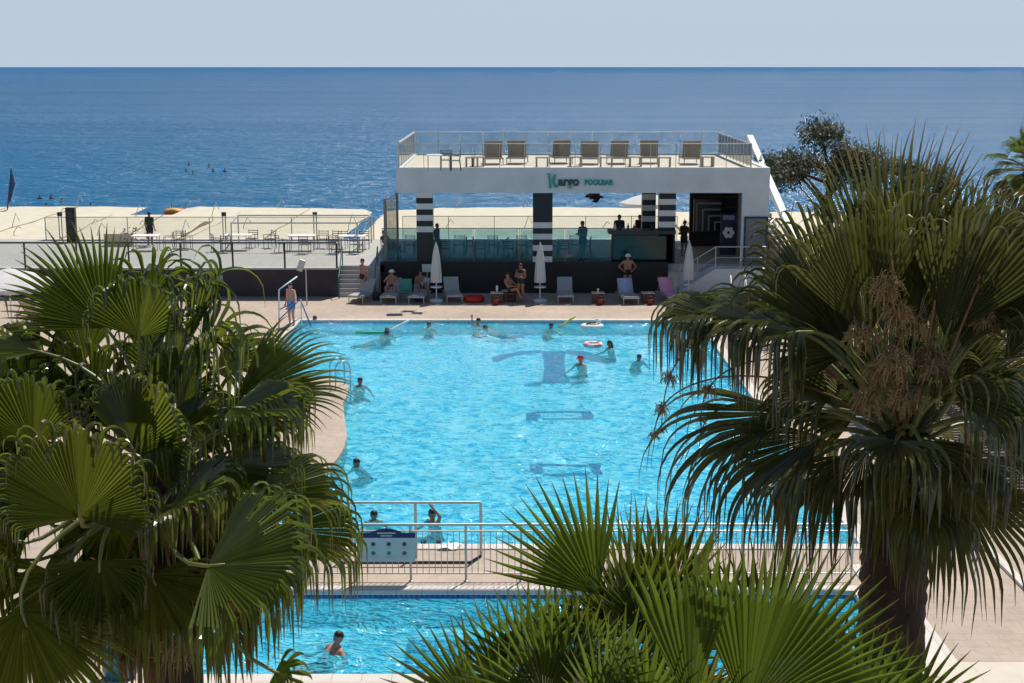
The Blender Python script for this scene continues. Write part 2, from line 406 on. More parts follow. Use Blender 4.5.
# ================================================================== raised terrace (left) and pool bar
ZT = 1.27; YB = 72.0
XL0 = -45.0
bx0 = at(380, 260, 62.3).x; bx1 = at(768, 200, 62.6).x         # pool bar extents
t = thing('raised_terrace', (0, YF, 0), 'long raised sunlit terrace on a dark brown wall along the left of the pool bar', 'terrace')
xs = at(338, 280, YF).x
b = MB(); b.bb(XL0, xs, 0, .25, 0, ZT-.06); b.bb(xs-.25, xs, .26, 1.0, 0, ZT-.06); b.build('retaining_wall', M_brownwall, t)
b = MB(); b.bb(XL0, xs, -.03, 1.0, ZT-.06, ZT); b.bb(XL0, bx0+.2, 1.0, YB-YF, ZT-.3, ZT); b.build('terrace_floor', M_terr, t)
b = MB(); b.bb(XL0, bx0+.2, YB-YF, YB-YF+.3, -3.2, ZT-.02); b.build('back_wall', M_wallwhite, t)
# steps between terrace and bar
b = MB()
for i in range(7): b.bb(xs+.02, bx0-.02, .05+i*.16, 1.15, i*.18, (i+1)*.18)
st = tag(b.build('steps', M_terr, None, loc=(0, YF-.15, 0)), 'short flight of dim steps up to the terrace beside the bar wall', 'steps')
for xx, lb in ((xs+.1, 'dark green tube handrail on the terrace side of the steps'), (bx0-.1, 'dark green tube handrail on the bar side of the terrace steps')):
    b = MB(); b.tube([(xx, -.35, 0), (xx, -.35, .95), (xx, 1.1, 2.1), (xx, 1.1, 1.27)], .028)
    tag(b.build('step_handrail', M_teal, None, loc=(0, YF-.15, 0)), lb, 'handrail')

YW = 62.3
bar = thing('pool_bar', (0, YW, 0), 'white flat roofed open pool bar with striped columns and a roof sun deck', 'building')
b = MB(); b.bb(bx0, at(668, 280, YW).x, 0, .3, 0, 1.40); b.build('front_wall', mat('bar_front_wall', (.017, .0145, .014), .6, .2, 1.2), bar)
b = MB(); b.bb(bx0, bx1+.2, .3, YB-YW, ZT-.35, ZT+.002); b.build('bar_floor', M_terr, bar)
b = MB(); b.bb(bx0, bx1+.2, YB-YW, YB-YW+.3, -3.2, ZT); b.build('back_wall', M_wallwhite, bar)
fx0 = at(396, 180, YW).x
zr0, zr1 = 4.50, 5.62
RB = 10.6                                                        # roof depth
b = MB(); b.bb(fx0, bx1, 0, .28, zr0, zr1); b.bb(fx0, fx0+.28, .28, RB, zr0, zr1); b.bb(bx1-.28, bx1, .28, RB, zr0, zr1); b.bb(fx0+.28, bx1-.28, RB-.28, RB, zr0, zr1)
b.build('fascia', M_wallwhite, bar)
b = MB(); b.bb(fx0+.28, bx1-.28, .28, RB-.28, zr0+.25, zr1-.06); b.build('roof_slab', mat('roof_deck_cream', (.62, .56, .46), .7, .08, 1), bar)
xr0 = at(741, 250, YW).x
b = MB(); b.bb(xr0, bx1, .02, .3, 0, zr0); b.bb(bx1-.3, bx1, .3, 9.5, ZT, zr0); b.build('side_wall', M_wallwhite, bar)
# dark back part of the kitchen on the right
xk0, xk1 = at(690, 220, 69).x, bx1-.3
b = MB(); b.bb(xk0, xk1, 6.8, 7.1, ZT, zr0); b.build('kitchen_wall', mat('kitchen_black', (.03, .032, .035), .7, .2, 2), bar)
b = MB()
for z in (2.2, 2.7, 3.2, 3.7): b.bb(xk0+.3, xk0+3, 6.5, 6.79, z, z+.05)
b.build('shelf', M_wood, bar)
for i, (px0, px1, dy, kind) in enumerate(((416.5, 433, .03, 'low'), (533, 552.5, .03, 'high'), (642, 655.5, 3.0, 'all'), (659, 675.5, .6, 'all'))):
    Yc = YW+dy; X0, X1 = at(px0, 225, Yc).x, at(px1, 225, Yc).x
    s = MB(); wd = X1-X0; z = ZT; cx = (X0+X1)/2
    ZT0, ZT_ = ZT, (1.402 if dy < .1 else ZT)
    ntot = 8 if kind != 'high' else 15
    zlo = {'low': 2.75, 'high': ZT_, 'all': 2.9}[kind]; zhi = {'low': zr0, 'high': 3.2, 'all': zr0}[kind]
    k = 0; hh = .255
    b1 = MB(); b2 = MB()
    if zlo > ZT_: b1.bb(X0, X1, 0, wd*.8, ZT_, zlo)
    zz = zlo
    while zz < zhi-.02:
        z2 = min(zz+hh, zhi)
        (b2 if k % 2 == 0 else b1).bb(X0, X1, 0, wd*.8, zz, z2); zz = z2; k += 1
    if zhi < zr0: b1.bb(X0, X1, 0, wd*.8, zhi, zr0)
    c = b1.build('column', mat('column_blue_black', (.005, .008, .014), .35, .15), bar, loc=(0, dy, 0))
    b2.build('white_band', mat('column_white', (.62, .63, .62), .5, .06), c)
# sign lettering on the fascia
lx = at(547, 180, YW).x; lz = at(547, 185.5, YW-.03).z
M_tealsign = mat('teal_letter', (.02, .28, .27), .4, .1); M_greysign = mat('slate_letter', (.035, .06, .07), .4, .1)
b = MB()
P = [(0.03, -.06), (.12, -.06), (.12, .40), (.03, .40)]
def ext(poly2, y0=-.07, y1=-.005, mi=0):
    n_ = len(poly2)
    b.add([(lx+x, y0, lz+z) for x, z in poly2]+[(lx+x, y1, lz+z) for x, z in poly2], [tuple(range(n_)), tuple(range(n_, 2*n_))[::-1]]+[(i, n_+i, n_+(i+1) % n_, (i+1) % n_) for i in range(n_)], mi)
ext([(.09, -.12), (.20, -.12), (.17, .1), (.13, .42), (.04, .44), (.09, .2)])
ext([(.0, .50), (.09, .44), (.16, .46), (.10, .53)])
ext([(.20, .2), (.32, .50), (.40, .46), (.34, .2), (.40, -.02), (.50, .02), (.48, -.08), (.36, -.10), (.29, -.02)])
b.build('sign_logo', M_tealsign, bar)
text_mesh('sign_lettering', 'argo', .56, .03, M_greysign, bar, (lx+.50, -.035, lz), sx=.92, bold=.018)
text_mesh('sign_lettering', 'POOLBAR', .33, .03, M_tealsign, bar, (lx+1.66, -.035, lz+.02), sx=.86, bold=.012)
# ramp with rail at the right end of the front wall
xa, xb, xc = at(676, 285, YW).x, at(712, 262, YW).x, at(800, 262, YW).x
b = MB(); pr = [(xa, .25), (xb, ZT-.02), (xc, ZT-.02), (xc, 0), (xa, 0)]
n_ = len(pr)
b.add([(x, -1.1, z) for x, z in pr]+[(x, 0.0, z) for x, z in pr], [tuple(range(n_))[::-1], tuple(range(n_, 2*n_))]+[(i, (i+1) % n_, n_+(i+1) % n_, n_+i) for i in range(n_)])
ramp = tag(b.build('access_ramp', M_wallwhite, None, loc=(0, YW-.003, 0)), 'white sided ramp rising to the bar entrance beside the dark wall', 'ramp')
b = MB()
rp = [(xa, .25), (xa+.8, .25+(ZT-.27)*.8/(xb-xa)), (xb, ZT-.02), (xb+1.1, ZT-.02), (xb+2.2, ZT-.02)]
for x, z in rp: b.tube([(x, 0, z), (x, 0, z+.98)], .025)
for k in (.98, .5): b.tube([(x, 0, z+k) for x, z in rp], .025 if k > .9 else .015)
tag(b.build('ramp_railing', M_galv, None, loc=(0, YW-1.05, 0)), 'thin grey metal railing climbing the white ramp behind a closed parasol', 'railing')
# staircase on the right side of the bar
stc = thing('outside_staircase', (bx1+.1, 0, 0), 'outside staircase with a bright white sloping parapet down the bar side', 'staircase')
b = MB(); p0, p1 = V((.75, 73, 6.55)), V((.62, 57.5, 2.1))
for (a, c, w0, h) in ((p0, p1, .30, .32),):
    b.add([(a.x-w0/2, a.y, a.z), (a.x+w0/2, a.y, a.z), (c.x+w0/2, c.y, c.z), (c.x-w0/2, c.y, c.z), (a.x-w0/2, a.y, a.z-h), (a.x+w0/2, a.y, a.z-h), (c.x+w0/2, c.y, c.z-h), (c.x-w0/2, c.y, c.z-h)],
          [(0, 3, 2, 1), (4, 5, 6, 7), (0, 1, 5, 4), (1, 2, 6, 5), (2, 3, 7, 6), (3, 0, 4, 7)])
b.build('parapet', M_white, stc)
b = MB()
for i in range(24):
    yy = 72.4-i*.62; zz = 5.5-i*.178
    b.bb(.03, .42, yy-.62, yy, zz-.5, zz)
b.build('stair_flight', M_terr, stc)
b = MB(); b.bb(.04, .40, 62.7, 72, 0, 2.3); b.build('lattice_wall', M_stone, stc)

# glass railings --------------------------------------------------------------
def railing(name, pts, h, posts, glassm, framem, label, cat='railing', tr=.03, post_r=.03, midrail=False, group=None, bottom=.06, postw=None):
    o = thing(name, pts[0], label, cat, group)
    b0 = V(pts[0]); gl = MB(); fr = MB()
    for a, c in zip(pts[:-1], pts[1:]):
        a, c = V(a)-b0, V(c)-b0; L = (c-a).length; n = max(1, round(L/posts)); dirv = (c-a)/L
        for i in range(n):
            q0, q1 = a+dirv*(L*i/n+.04), a+dirv*(L*(i+1)/n-.04)
            gl.tube([q0+V((0, 0, bottom)), q1+V((0, 0, bottom))], .001, 3) if 0 else None
            nv = V((-dirv.y, dirv.x, 0))*.006
            z0, z1 = V((0, 0, bottom)), V((0, 0, h-tr-.01))
            gl.add([q0+z0-nv, q1+z0-nv, q1+z1-nv, q0+z1-nv, q0+z0+nv, q1+z0+nv, q1+z1+nv, q0+z1+nv],
                   [(0, 1, 2, 3), (7, 6, 5, 4), (0, 4, 5, 1), (3, 2, 6, 7), (0, 3, 7, 4), (1, 5, 6, 2)])
        fr.tube([a+V((0, 0, h)), c+V((0, 0, h))], tr, 6)
        for i in range(n+1):
            p = a+dirv*(L*i/n); pm = MB(); pm.tube([p, p+V((0, 0, h-tr*.5))], post_r, 6); pm.build('post', framem, o)
    gl.build('glass_panel', glassm, o); fr.build('top_rail', framem, o)
    return o
railing('terrace_front_railing', [(XL0+12, YF+.1, ZT), (xs-.05, YF+.1, ZT)], 1.12, 2.25, M_clear, M_dark, 'clear glass railing with a dark top rail along the front of the left terrace', post_r=.045, tr=.045)
bk = railing('terrace_back_railing', [(XL0+21, YB-.2, ZT), (bx0-1.2, YB-.2, ZT)], 1.15, 3.9, M_clear, M_galv, 'clear glass railing on the seaward edge of the left terrace', post_r=.03, tr=.025)
railing('bar_front_glass', [(bx0+.05, YW+.72, ZT+.01), (at(612, 240, YW).x, YW+.72, ZT+.01)], 1.56, 1.9, M_glass, mat('thin_teal_frame', (.10, .16, .16), .4), 'teal tinted glass screen above the dark bar wall', 'glass screen', tr=.022, post_r=.014, bottom=.01)
railing('bar_back_railing', [(bx0+.3, YB-.2, ZT), (xk0-.3, YB-.2, ZT)], 1.2, 2.4, M_clear, M_galv, 'thin glass railing at the seaward side inside the bar', tr=.02, post_r=.02)
rx0, rx1 = fx0+.12, bx1-.12
zr = zr1
railing('roof_front_railing', [(rx0, YW+.14, zr), (at(752, 160, YW).x, YW+.14, zr)], 1.05, 1.1, M_clear, M_galv, 'glass railing along the front edge of the bar roof deck', tr=.022, post_r=.018)
railing('roof_back_railing', [(rx0+.1, YW+RB-.14, zr), (rx1-.4, YW+RB-.14, zr)], 1.1, 1.1, M_clear, M_galv, 'glass railing along the seaward edge of the bar roof deck', tr=.022, post_r=.018)
railing('roof_left_railing', [(rx0, YW+.3, zr), (rx0, YW+RB-.3, zr)], 1.08, 1.4, mat_glass('tan_glass', (.62, .58, .46), (.5, .46, .36), .35), M_galv, 'smoky glass railing on the left edge of the bar roof deck', tr=.05, post_r=.02)
xg = at(752, 160, YW).x
railing('roof_stair_railing', [(xg, YW+.3, zr), (xg, YW+RB-.4, zr)], 1.05, .95, mat_glass('tan_glass_b', (.7, .70, .62), (.5, .48, .4), .2), M_galv, 'railing running back across the roof deck in front of the stair head', tr=.03, post_r=.022)
# wind screen at the bar's left end
ws = thing('wind_screen', (at(391, 220, 63).x, 63, ZT), 'tall glass wind screen with grey posts at the left end of the bar', 'wind screen')
X = at(385, 210, 63).x-ws.location.x; X2 = at(395, 210, 63).x-ws.location.x
b = MB(); b.bb(X-.07, X+.07, 0, .1, 0, 2.9); b.bb(X2-.05, X2+.05, 1.2, 1.3, 0, 3.2); b.build('post', mat('taupe_metal', (.22, .20, .18), .5), ws)
b = MB(); b.add([(X, .05, .1), (X2, 1.25, .1), (X2, 1.25, 3.1), (X, .05, 2.8)], [(0, 1, 2, 3)]); b.build('glass_panel', mat_glass('taupe_glass', (.72, .68, .62), (.4, .37, .33), .4), ws)

# bar counter ------------------------------------------------------------------
cx0, cx1 = at(611, 240, YW+1).x, at(672, 240, YW+1).x
ct = thing('bar_counter', (cx0, YW+.5, ZT), 'dark bar counter with a green tinted glass front beside the striped columns', 'counter')
b = MB(); b.bb(0, cx1-cx0, .1, .7, 0, 1.35); b.build('body', M_black, ct)
b = MB(); b.bb(-.15, cx1-cx0+.1, -.15, .9, 1.35, 1.50); b.build('countertop', M_dark, ct)
b = MB(); b.bb(.1, cx1-cx0-.3, .04, .09, .15, 1.25); b.build('glass_front', mat('dark_green_glass', (.015, .05, .045), .08, .2, 3), ct)
pn = thing('chevron_panel', (0, 0, 0), 'black wall panel with nested white chevron stripes inside the bar', 'wall panel')
q = at(694, 199, 67.5); pn.location = (q.x, 67.5, q.z-1.6)
b = MB(); b.bb(0, 1.35, 0, .05, 0, 1.6); b.build('board', M_black, pn)
b = MB()
for i in range(4):
    o_ = .1+i*.3; b.bb(o_, 1.3, -.012, -.003, 1.45-o_, 1.53-o_); b.bb(o_, o_+.08, -.012, -.003, .05, 1.45-o_-.003)
b.build('white_stripe', mat('grey_stripe', (.26, .27, .28), .6), pn)
bn = thing('banner', (0, 0, 0), 'upright dark purple banner with a pale flower emblem inside the bar entrance', 'banner')
q = at(721, 214, 65.0); q2 = at(737, 214, 65.0); bn.location = (q.x, 65.0, ZT)
b = MB(); b.bb(0, q2.x-q.x, 0, .06, .1, q.z-ZT); b.build('panel', mat('dark_purple_print', (.015, .014, .06), .4, .2, 3), bn)
b = MB(); wv = (q2.x-q.x)/2
for k in range(6):
    a = k*math.pi/3; b.lathe([(.02, 0), (.11, .005), (.11, .012), (.02, .016)], (0, 0, 0), 10)
    for j in range(-40, 0): b.v[j] = (b.v[j][0]+.17*math.cos(a)+wv, -.004-b.v[j][2], b.v[j][1]+.17*math.sin(a)+1.15)
b.build('flower_emblem', M_whitecloth, bn)
b = MB(); b.bb(.1, 2*wv-.1, -.012, -.003, 1.75, 1.95); b.build('pale_heading_bar', mat('lilac_print', (.25, .24, .42), .5), bn)
dr = thing('side_door', (at(743.5, 240, YW).x, YW-.06, ZT), 'grey door with a dark frame in the white end wall of the bar', 'door')
b = MB(); b.bb(0, .08, 0, .06, 0, 2.1); b.bb(.98, 1.06, 0, .06, 0, 2.1); b.bb(0, 1.06, 0, .06, 2.1, 2.18); b.build('frame', M_navy, dr)
b = MB(); b.bb(.08, .98, .02, .055, 0, 2.1); b.build('leaf', mat('grey_door', (.15, .165, .17), .5), dr)
b = MB(); b.tube([(.88, 0, 1.0), (.88, -.05, 1.0), (.76, -.05, 1.0)], .012); b.build('handle', M_steel, dr)
# hanging lamp
q = at(595, 197, YW+1.5)
hl = thing('hanging_lamp', (q.x, YW+1.5, q.z), 'black sculptural lamp hanging under the bar roof', 'lamp')
b = MB()
for i in range(22):
    a = rnd.uniform(0, 6.28); rr = rnd.uniform(.05, .35); zz = rnd.uniform(-.18, .16)
    Mx = Matrix.Rotation(rnd.uniform(0, 3), 3, 'Z') @ Matrix.Rotation(rnd.uniform(-.8, .8), 3, 'X')
    b.box((rr*math.cos(a), rr*math.sin(a)*.6, zz - rr*.2), (.3, .2, .03), 0, 0, Mx)
b.build('shade', M_black, hl); b = MB(); b.tube([(0, 0, .05), (0, 0, zr0+.24-q.z)], .012); b.build('cord', M_black, hl)
# bottles and boxes on the counter
for i, (px, h_, m) in enumerate(((615, .28, M_whitecloth), (620, .22, M_dark), (628, .3, M_teal), (634, .26, M_redcloth), (652, .3, M_dark), (667, .24, M_whitecloth))):
    q = at(px, 232, YW+.85); b = MB()
    b.lathe([(.05, 0), (.055, .02), (.055, h_*.55), (.02, h_*.75), (.02, h_)], n=10)
    tag(b.build('bottle', m, None, True, (q.x, YW+.85, ZT+1.50)), ['white bottle at the left end of the bar counter', 'squat black bottle second along the bar counter', 'teal bottle standing on the bar counter', 'dark red bottle standing on the bar counter', 'tall black bottle beside the banded column on the counter', 'white bottle at the right end of the bar counter'][i], 'bottle', 'bottles on the bar counter')
# ================================================================== FURNITURE
def make_lounger(label, group, seat_m, frame_m, name='sun_lounger', wd=.68, back_deg=52, L=1.9, bl=.72, hseat=.33):
    o = thing(name, (0, 0, 0), label, 'sun lounger', group)   # local: foot end towards -Y
    b = MB(); y0, y1 = -L*.55, L*.45; yh = y1-bl
    for x in (-wd/2, wd/2): b.bb(x-.02, x+.02, y0, y1-.1, hseat-.07, hseat-.02)
    for y in (y0+.02, yh, y1-.12): b.bb(-wd/2+.021, wd/2-.021, y-.02, y+.02, hseat-.068, hseat-.022)
    b.build('frame', frame_m, o, bevel=.006)
    b = MB(); b.bb(-wd/2+.01, wd/2-.01, y0-.02, yh-.01, hseat-.018, hseat+.03); b.build('seat', seat_m, o, bevel=.01)
    a = R(back_deg); b = MB(); M3 = Matrix.Rotation(a, 3, 'X')
    b.box(V((0, yh, hseat))+M3 @ V((0, bl/2, .012)), (wd-.02, bl, .045), 0, 0, M3); bk_ = b.build('backrest', seat_m, o, bevel=.01)
    b = MB(); top = V((0, yh, hseat))+M3 @ V((0, bl*.7, -.02))
    for x in (-wd/2+.06, wd/2-.06): b.tube([(x, top.y, top.z), (x, min(y1-.1, top.y+.25), hseat-.04)], .012, 6)
    b.build('back_strut', frame_m, bk_)
    for x in (-wd/2+.02, wd/2-.02):
        for y in (y0+.12, y1-.22):
            l = MB(); l.tube([(x, y, hseat-.02), (x*1.03, y+(.04 if y > 0 else -.04), 0)], [.024, .019], 6); l.build('leg', frame_m, o)
    return o
GRP = 'sun loungers along the far edge of the pool'
def gp(px, py): return G(px, py, 0)
L0 = make_lounger('empty pale grey sun lounger second parasol from the red float ring', GRP, M_sling, M_galv)
p = gp(565, 300); L0.location = (p.x, p.y+.2, 0); L0['label'] = 'empty dim grey sun lounger just beside the middle closed parasol'
def lng(px, py, rz, label): 
    p = gp(px, py); return again(L0, (p.x, p.y+.25, 0), rz, label)
lng(364, 301, -.3, 'pale lounger at the end of the row in front of the man in dark trunks')
lng(392, 301, -.1, 'lounger occupied by a person in a white cap')
lng(420, 301, -.12, 'lounger occupied by a person beside the first closed parasol')
lng(452, 300, .15, 'empty lounger between the first closed parasol and the red float ring')
l = lng(627, 302, .12, 'lounger with a pale blue towel over its raised back')
def swap(o, part, m):
    for ch in o.children:
        if ch.name.split('.')[0] == part:
            ch.data = ch.data.copy(); ch.data.materials[0] = m
def drape(o, m, name='towel', label=None, wd=.60, seat=False):
    # towel laid over the raised back: a thing of its own resting on the lounger
    b = MB(); a = R(52); yh, hs = 1.9*.45-.72, .33
    n = 10; pts = []
    for i in range(n+1):
        t_ = i/n
        q = V((0, yh, hs))+Matrix.Rotation(a, 3, 'X') @ V((0, .05+.69*t_, .045+.006*math.sin(i*1.7)))
        pts.append(q)
    tp = pts[-1]; pts += [tp+V((0, .05, -.02)), tp+V((0, .06, -.18))]
    if seat: pts = [V((0, -1.03+.2*i, hs+.04)) for i in range(6)]+pts
    for q in pts: b.v += [(-wd/2, q.y, q.z), (wd/2, q.y+.005, q.z), (-wd/2, q.y-.004, q.z-.012), (wd/2, q.y+.001, q.z-.012)]
    for i in range(len(pts)-1):
        k = i*4; b.f += [(k, k+1, k+5, k+4), (k+2, k+6, k+7, k+3), (k, k+4, k+6, k+2), (k+1, k+3, k+7, k+5)]
    b.mi = [0]*len(b.f)
    t_ = b.build(name, m, None, True); t_.location = o.location; t_.rotation_euler = o.rotation_euler
    return tag(t_, label, 'towel')
drape(l, M_bluetowel, label='pale blue towel hung over the lounger back before the person in a white cap')
l = lng(669, 301, .22, 'lounger covered with a pink towel at the end of the row near the ramp')
drape(l, M_pink, label='bright pink towel spread over the lounger by the third parasol', seat=True)
# the row of side tables
tb0 = thing('side_table', (0, 0, 0), 'low brown side table with a small white cup on its top', 'side table', 'side tables between the loungers')
b = MB(); b.bb(-.28, .28, -.22, .22, .42, .46); b.build('table_top', mat('cream_table_top', (.5, .46, .38), .6), tb0, bevel=.008)
b = MB()
for x in (-.23, .23): b.bb(x-.02, x+.02, -.18, .18, .05, .40)
b.bb(-.21, .21, -.16, -.13, .08, .38); b.bb(-.21, .21, -.12, .16, .1, .13); b.build('body', M_wood, tb0)
for x in (-.24, .24):
    for y in (-.18, .18): b = MB(); b.bb(x-.025, x+.025, y-.025, y+.025, 0, .42); b.build('leg', M_wood, tb0)
p = gp(598, 303); tb0.location = (p.x, p.y+.1, 0)
p = gp(648, 303); again(tb0, (p.x, p.y+.1, 0), .1, 'low brown side table with a bare white top beside the pink towel lounger')
p = gp(497, 303); again(tb0, (p.x, p.y+.1, 0), -.05, 'low brown side table to one side of the standing couple')
p = gp(509, 302); again(tb0, (p.x, p.y+.4, 0), .3, 'low white topped side table close behind the standing couple')
def prop(name, mb, m, loc, label, cat, smooth=True): return tag(mb.build(name, m, None, smooth, loc), label, cat)
b = MB(); b.lathe([(.035, 0), (.045, .16), (.04, .16), (.03, .02)], n=10); prop('cup', b, M_whitecloth, (tb0.location.x, tb0.location.y, .46), 'small white cup on the brown side table', 'cup')
b = MB(); b.lathe([(.04, 0), (.05, .1), (.05, .24), (.02, .3)], n=10); q = gp(497, 303); prop('drink_bottle', b, M_whitecloth, (q.x, q.y+.1, .46), 'small pale bottle on the side table by the standing couple', 'bottle')
for px, lab in ((600, 'small red bucket on the paving in front of the brown side table with a cup'), (650, 'dark red bag on the paving before the bare topped side table'), (496, 'red pail on the paving in front of the couple’s side table')):
    q = gp(px, 305); b = MB(); b.lathe([(.12, 0), (.15, .24), (.14, .25), (.13, .22), (.11, .03)], n=14)
    b.tube([(-.14, 0, .24), (-.1, 0, .36), (.1, 0, .36), (.14, 0, .24)], .008, 5)
    prop('bucket', b, mat('dark_red_plastic', (.22, .02, .015), .45), (q.x, q.y, 0), lab.replace('’', "'"), 'bucket')
# closed parasols
def make_parasol(label, group, H=3.0):
    o = thing('closed_parasol', (0, 0, 0), label, 'parasol', group)
    b = MB(); b.lathe([(.34, 0), (.36, .03), (.36, .12), (.30, .16), (.05, .18), (.05, .30)], n=24); b.build('base', mat('pale_base', (.55, .57, .58), .6), o, True)
    b = MB(); b.tube([(0, 0, .15), (0, 0, H)], .025, 8); b.build('pole', M_white, o)
    b = MB(); b.lathe([(.03, .76), (.30, .76), (.31, .78), (.30, .80), (.03, .80)], n=20); b.build('table_ring', M_white, o)
    b = MB(); n = 32
    prof = [(.30, 1.02), (.31, 1.06), (.29, 1.4), (.25, 1.9), (.19, 2.4), (.12, 2.75), (.06, 2.93), (.02, 2.97)]
    b.lathe(prof, n=n, fold=lambda j, z: 1-.24*(j % 4 == 0)-.10*((j % 4) in (1, 3))*(1 if (j//4) % 2 else .4))
    c_ = b.build('canopy', M_umb, o, True)
    b = MB(); b.tube([(.21*math.cos(i*.4), .21*math.sin(i*.4), 1.75) for i in range(17)], .012, 5); b.build('strap', M_umb, c_)
    b = MB(); b.lathe([(.02, 2.97), (.035, 3.0), (.02, 3.06), (.004, 3.08)], n=8); b.build('finial', M_white, o)
    return o
pa = make_parasol('white parasol folded shut on the poolside by the first loungers, nearest the two tinted column', 'closed parasols along the far pool edge')
pa.scale = (.85,)*3; p = gp(436.5, 302); pa.location = (p.x, p.y, 0); pa['label'] = 'closed white parasol beside the occupied loungers in front of the first striped column'
p = gp(540, 302); again(pa, (p.x, p.y, 0), .6, 'closed white parasol between the standing couple and the empty lounger')
p = gp(688, 299); again(pa, (p.x, p.y, 0), 1.2, 'closed white parasol standing in front of the ramp', sc=.84)
# float ring, bags
b = MB(); q = gp(498, 304)
for i in range(25): pass
def torus(b, r0, r1, n=24, m=10, c=(0, 0, 0), sz=1.0):
    vs = [(c[0]+(r0+r1*math.cos(2*math.pi*j/m))*math.cos(2*math.pi*i/n), c[1]+(r0+r1*math.cos(2*math.pi*j/m))*math.sin(2*math.pi*i/n), c[2]+sz*r1*math.sin(2*math.pi*j/m)) for i in range(n) for j in range(m)]
    b.add(vs, [(i*m+j, ((i+1) % n)*m+j, ((i+1) % n)*m+(j+1) % m, i*m+(j+1) % m) for i in range(n) for j in range(m)])
q = gp(474, 302); torus(b, .33, .13, c=(0, 0, .13)); b.build; prop('float_ring', b, M_red, (q.x, q.y+.1, 0), 'bright red inflatable ring lying on the paving by the loungers', 'float ring')
b = MB(); q = gp(377, 300); b.lathe([(.16, 0), (.21, .05), (.2, .28), (.13, .36), (.05, .37)], n=14); b.tube([(-.12, 0, .33), (-.09, 0, .5), (.09, 0, .5), (.12, 0, .33)], .012, 6)
prop('beach_bag', b, M_cloth_dark, (q.x, q.y, 0), 'dark bag on the paving between the first two loungers', 'bag')
b = MB(); q = gp(436, 302); b.lathe([(.2, 0), (.24, .05), (.22, .25), (.12, .33)], n=14); prop('beach_bag', b, M_navy, (q.x-.72, q.y+.25, 0), 'navy bag on the paving beside the foot of the first parasol', 'bag')
# teal plastic armchair
def make_armchair(m, label):
    o = thing('plastic_armchair', (0, 0, 0), label, 'chair')
    b = MB(); b.bb(-.26, .26, -.26, .22, .40, .44); b.build('seat', m, o, bevel=.012)
    b = MB(); b.add([(-.26, .2, .44), (.26, .2, .44), (.24, .34, .92), (-.24, .34, .92), (-.26, .24, .44), (.26, .24, .44), (.24, .38, .92), (-.24, .38, .92)], [(0, 1, 2, 3), (5, 4, 7, 6), (0, 4, 5, 1), (3, 2, 6, 7), (0, 3, 7, 4), (1, 5, 6, 2)]); b.build('backrest', m, o)
    for x in (-.28, .28):
        b = MB(); b.tube([(x, -.25, .42), (x, -.25, .64), (x, .1, .66), (x, .28, .66)], .025, 6); b.build('armrest', m, o)
        for y in (-.22, .2): b = MB(); b.tube([(x*.9, y, .42), (x, y*1.15, 0)], [.03, .022], 6); b.build('leg', m, o)
    return o
ac = make_armchair(mat('sea_green_plastic', (.06, .25, .20), .5), 'sea green plastic armchair between the two people on loungers'); q = gp(405, 302); ac.location = (q.x, q.y+.3, 0)
# notice on the wall behind first parasol
b = MB(); b.bb(-.22, .22, 0, .02, 0, .35); b.tube([(0, .01, 0), (0, .01, -1.1)], .02, 6); q = at(427, 272, 61.8); prop('small_notice', b, M_board, (q.x, 61.8, q.z), 'small blank grey notice on a post behind the first parasol', 'sign', False)
# cafe tables and chairs ------------------------------------------------------
def make_chair(label, group, m):
    o = thing('metal_chair', (0, 0, 0), label, 'chair', group)
    b = MB(); b.bb(-.22, .22, -.22, .2, .43, .46); b.build('seat', m, o)
    b = MB()
    for z in (.62, .72, .82): b.tube([(-.22, .20+.06*(z-.45), z), (0, .24+.06*(z-.45), z), (.22, .20+.06*(z-.45), z)], .018, 5)
    b.build('backrest', m, o)
    for x in (-.23, .23):
        b = MB(); b.tube([(x, -.2, 0), (x, -.2, .65), (x, .18, .65)], .017, 5); b.build('leg', m, o)
        b = MB(); b.tube([(x, .26, 0), (x, .2, .45), (x, .24, .87)], .017, 5); b.build('leg', m, o)
    return o
def make_table(label, group, mt, ml, L=1.3, W=.75):
    o = thing('cafe_table', (0, 0, 0), label, 'table', group)
    b = MB(); b.bb(-L/2, L/2, -W/2, W/2, .71, .75); b.build('table_top', mt, o, bevel=.008)
    for x in (-L/2+.08, L/2-.08):
        for y in (-W/2+.08, W/2-.08): b = MB(); b.tube([(x, y, 0), (x, y, .71)], .022, 6); b.build('leg', ml, o)
    return o
M_chair = mat('grey_chair_metal', (.10, .10, .095), .5, .1)
ch0 = make_chair('x', 'cafe chairs on the terraces', M_chair)
tt0 = make_table('x', 'cafe tables on the terraces', M_whitecloth, M_galv)
first = {'c': True, 't': True}
def put(kind, loc, rz, label, sc=1):
    src = ch0 if kind == 'c' else tt0
    if first[kind]:
        first[kind] = False; src.location = loc; src.rotation_euler = (0, 0, rz); src['label'] = label; return src
    return again(src, loc, rz, label)
def setting(px, py, Y, z, lab, chairs, where):
    q = G(px, py, z+.75)
    q.z = z
    put('t', q, rnd.uniform(-.05, .05), 'white topped cafe table '+lab)
    for (dx, dy, r) in chairs:
        put('c', q+V((dx, dy, 0)), r+rnd.uniform(-.2, .2), 'grey chair at the table '+lab)
PI = math.pi
setting(146, 235, 0, ZT, 'near the dark plant tub on the left terrace', [(1.0, .3, -PI/2), (1.9, .35, PI/2), (1.45, .8, 0)], '')
setting(238, 234.5, 0, ZT, 'under the left end of the square pergola frame', [(.5, .9, 0), (1.4, .7, -PI/2+.5), (-.9, -.6, PI*.6), (-.4, -1.0, PI)], '')
setting(302, 235, 0, ZT, 'under the middle of the square pergola frame', [(.9, .8, 0), (-.9, -.7, PI*.7), (.3, -1.2, PI), (1.5, .7, -.4)], '')
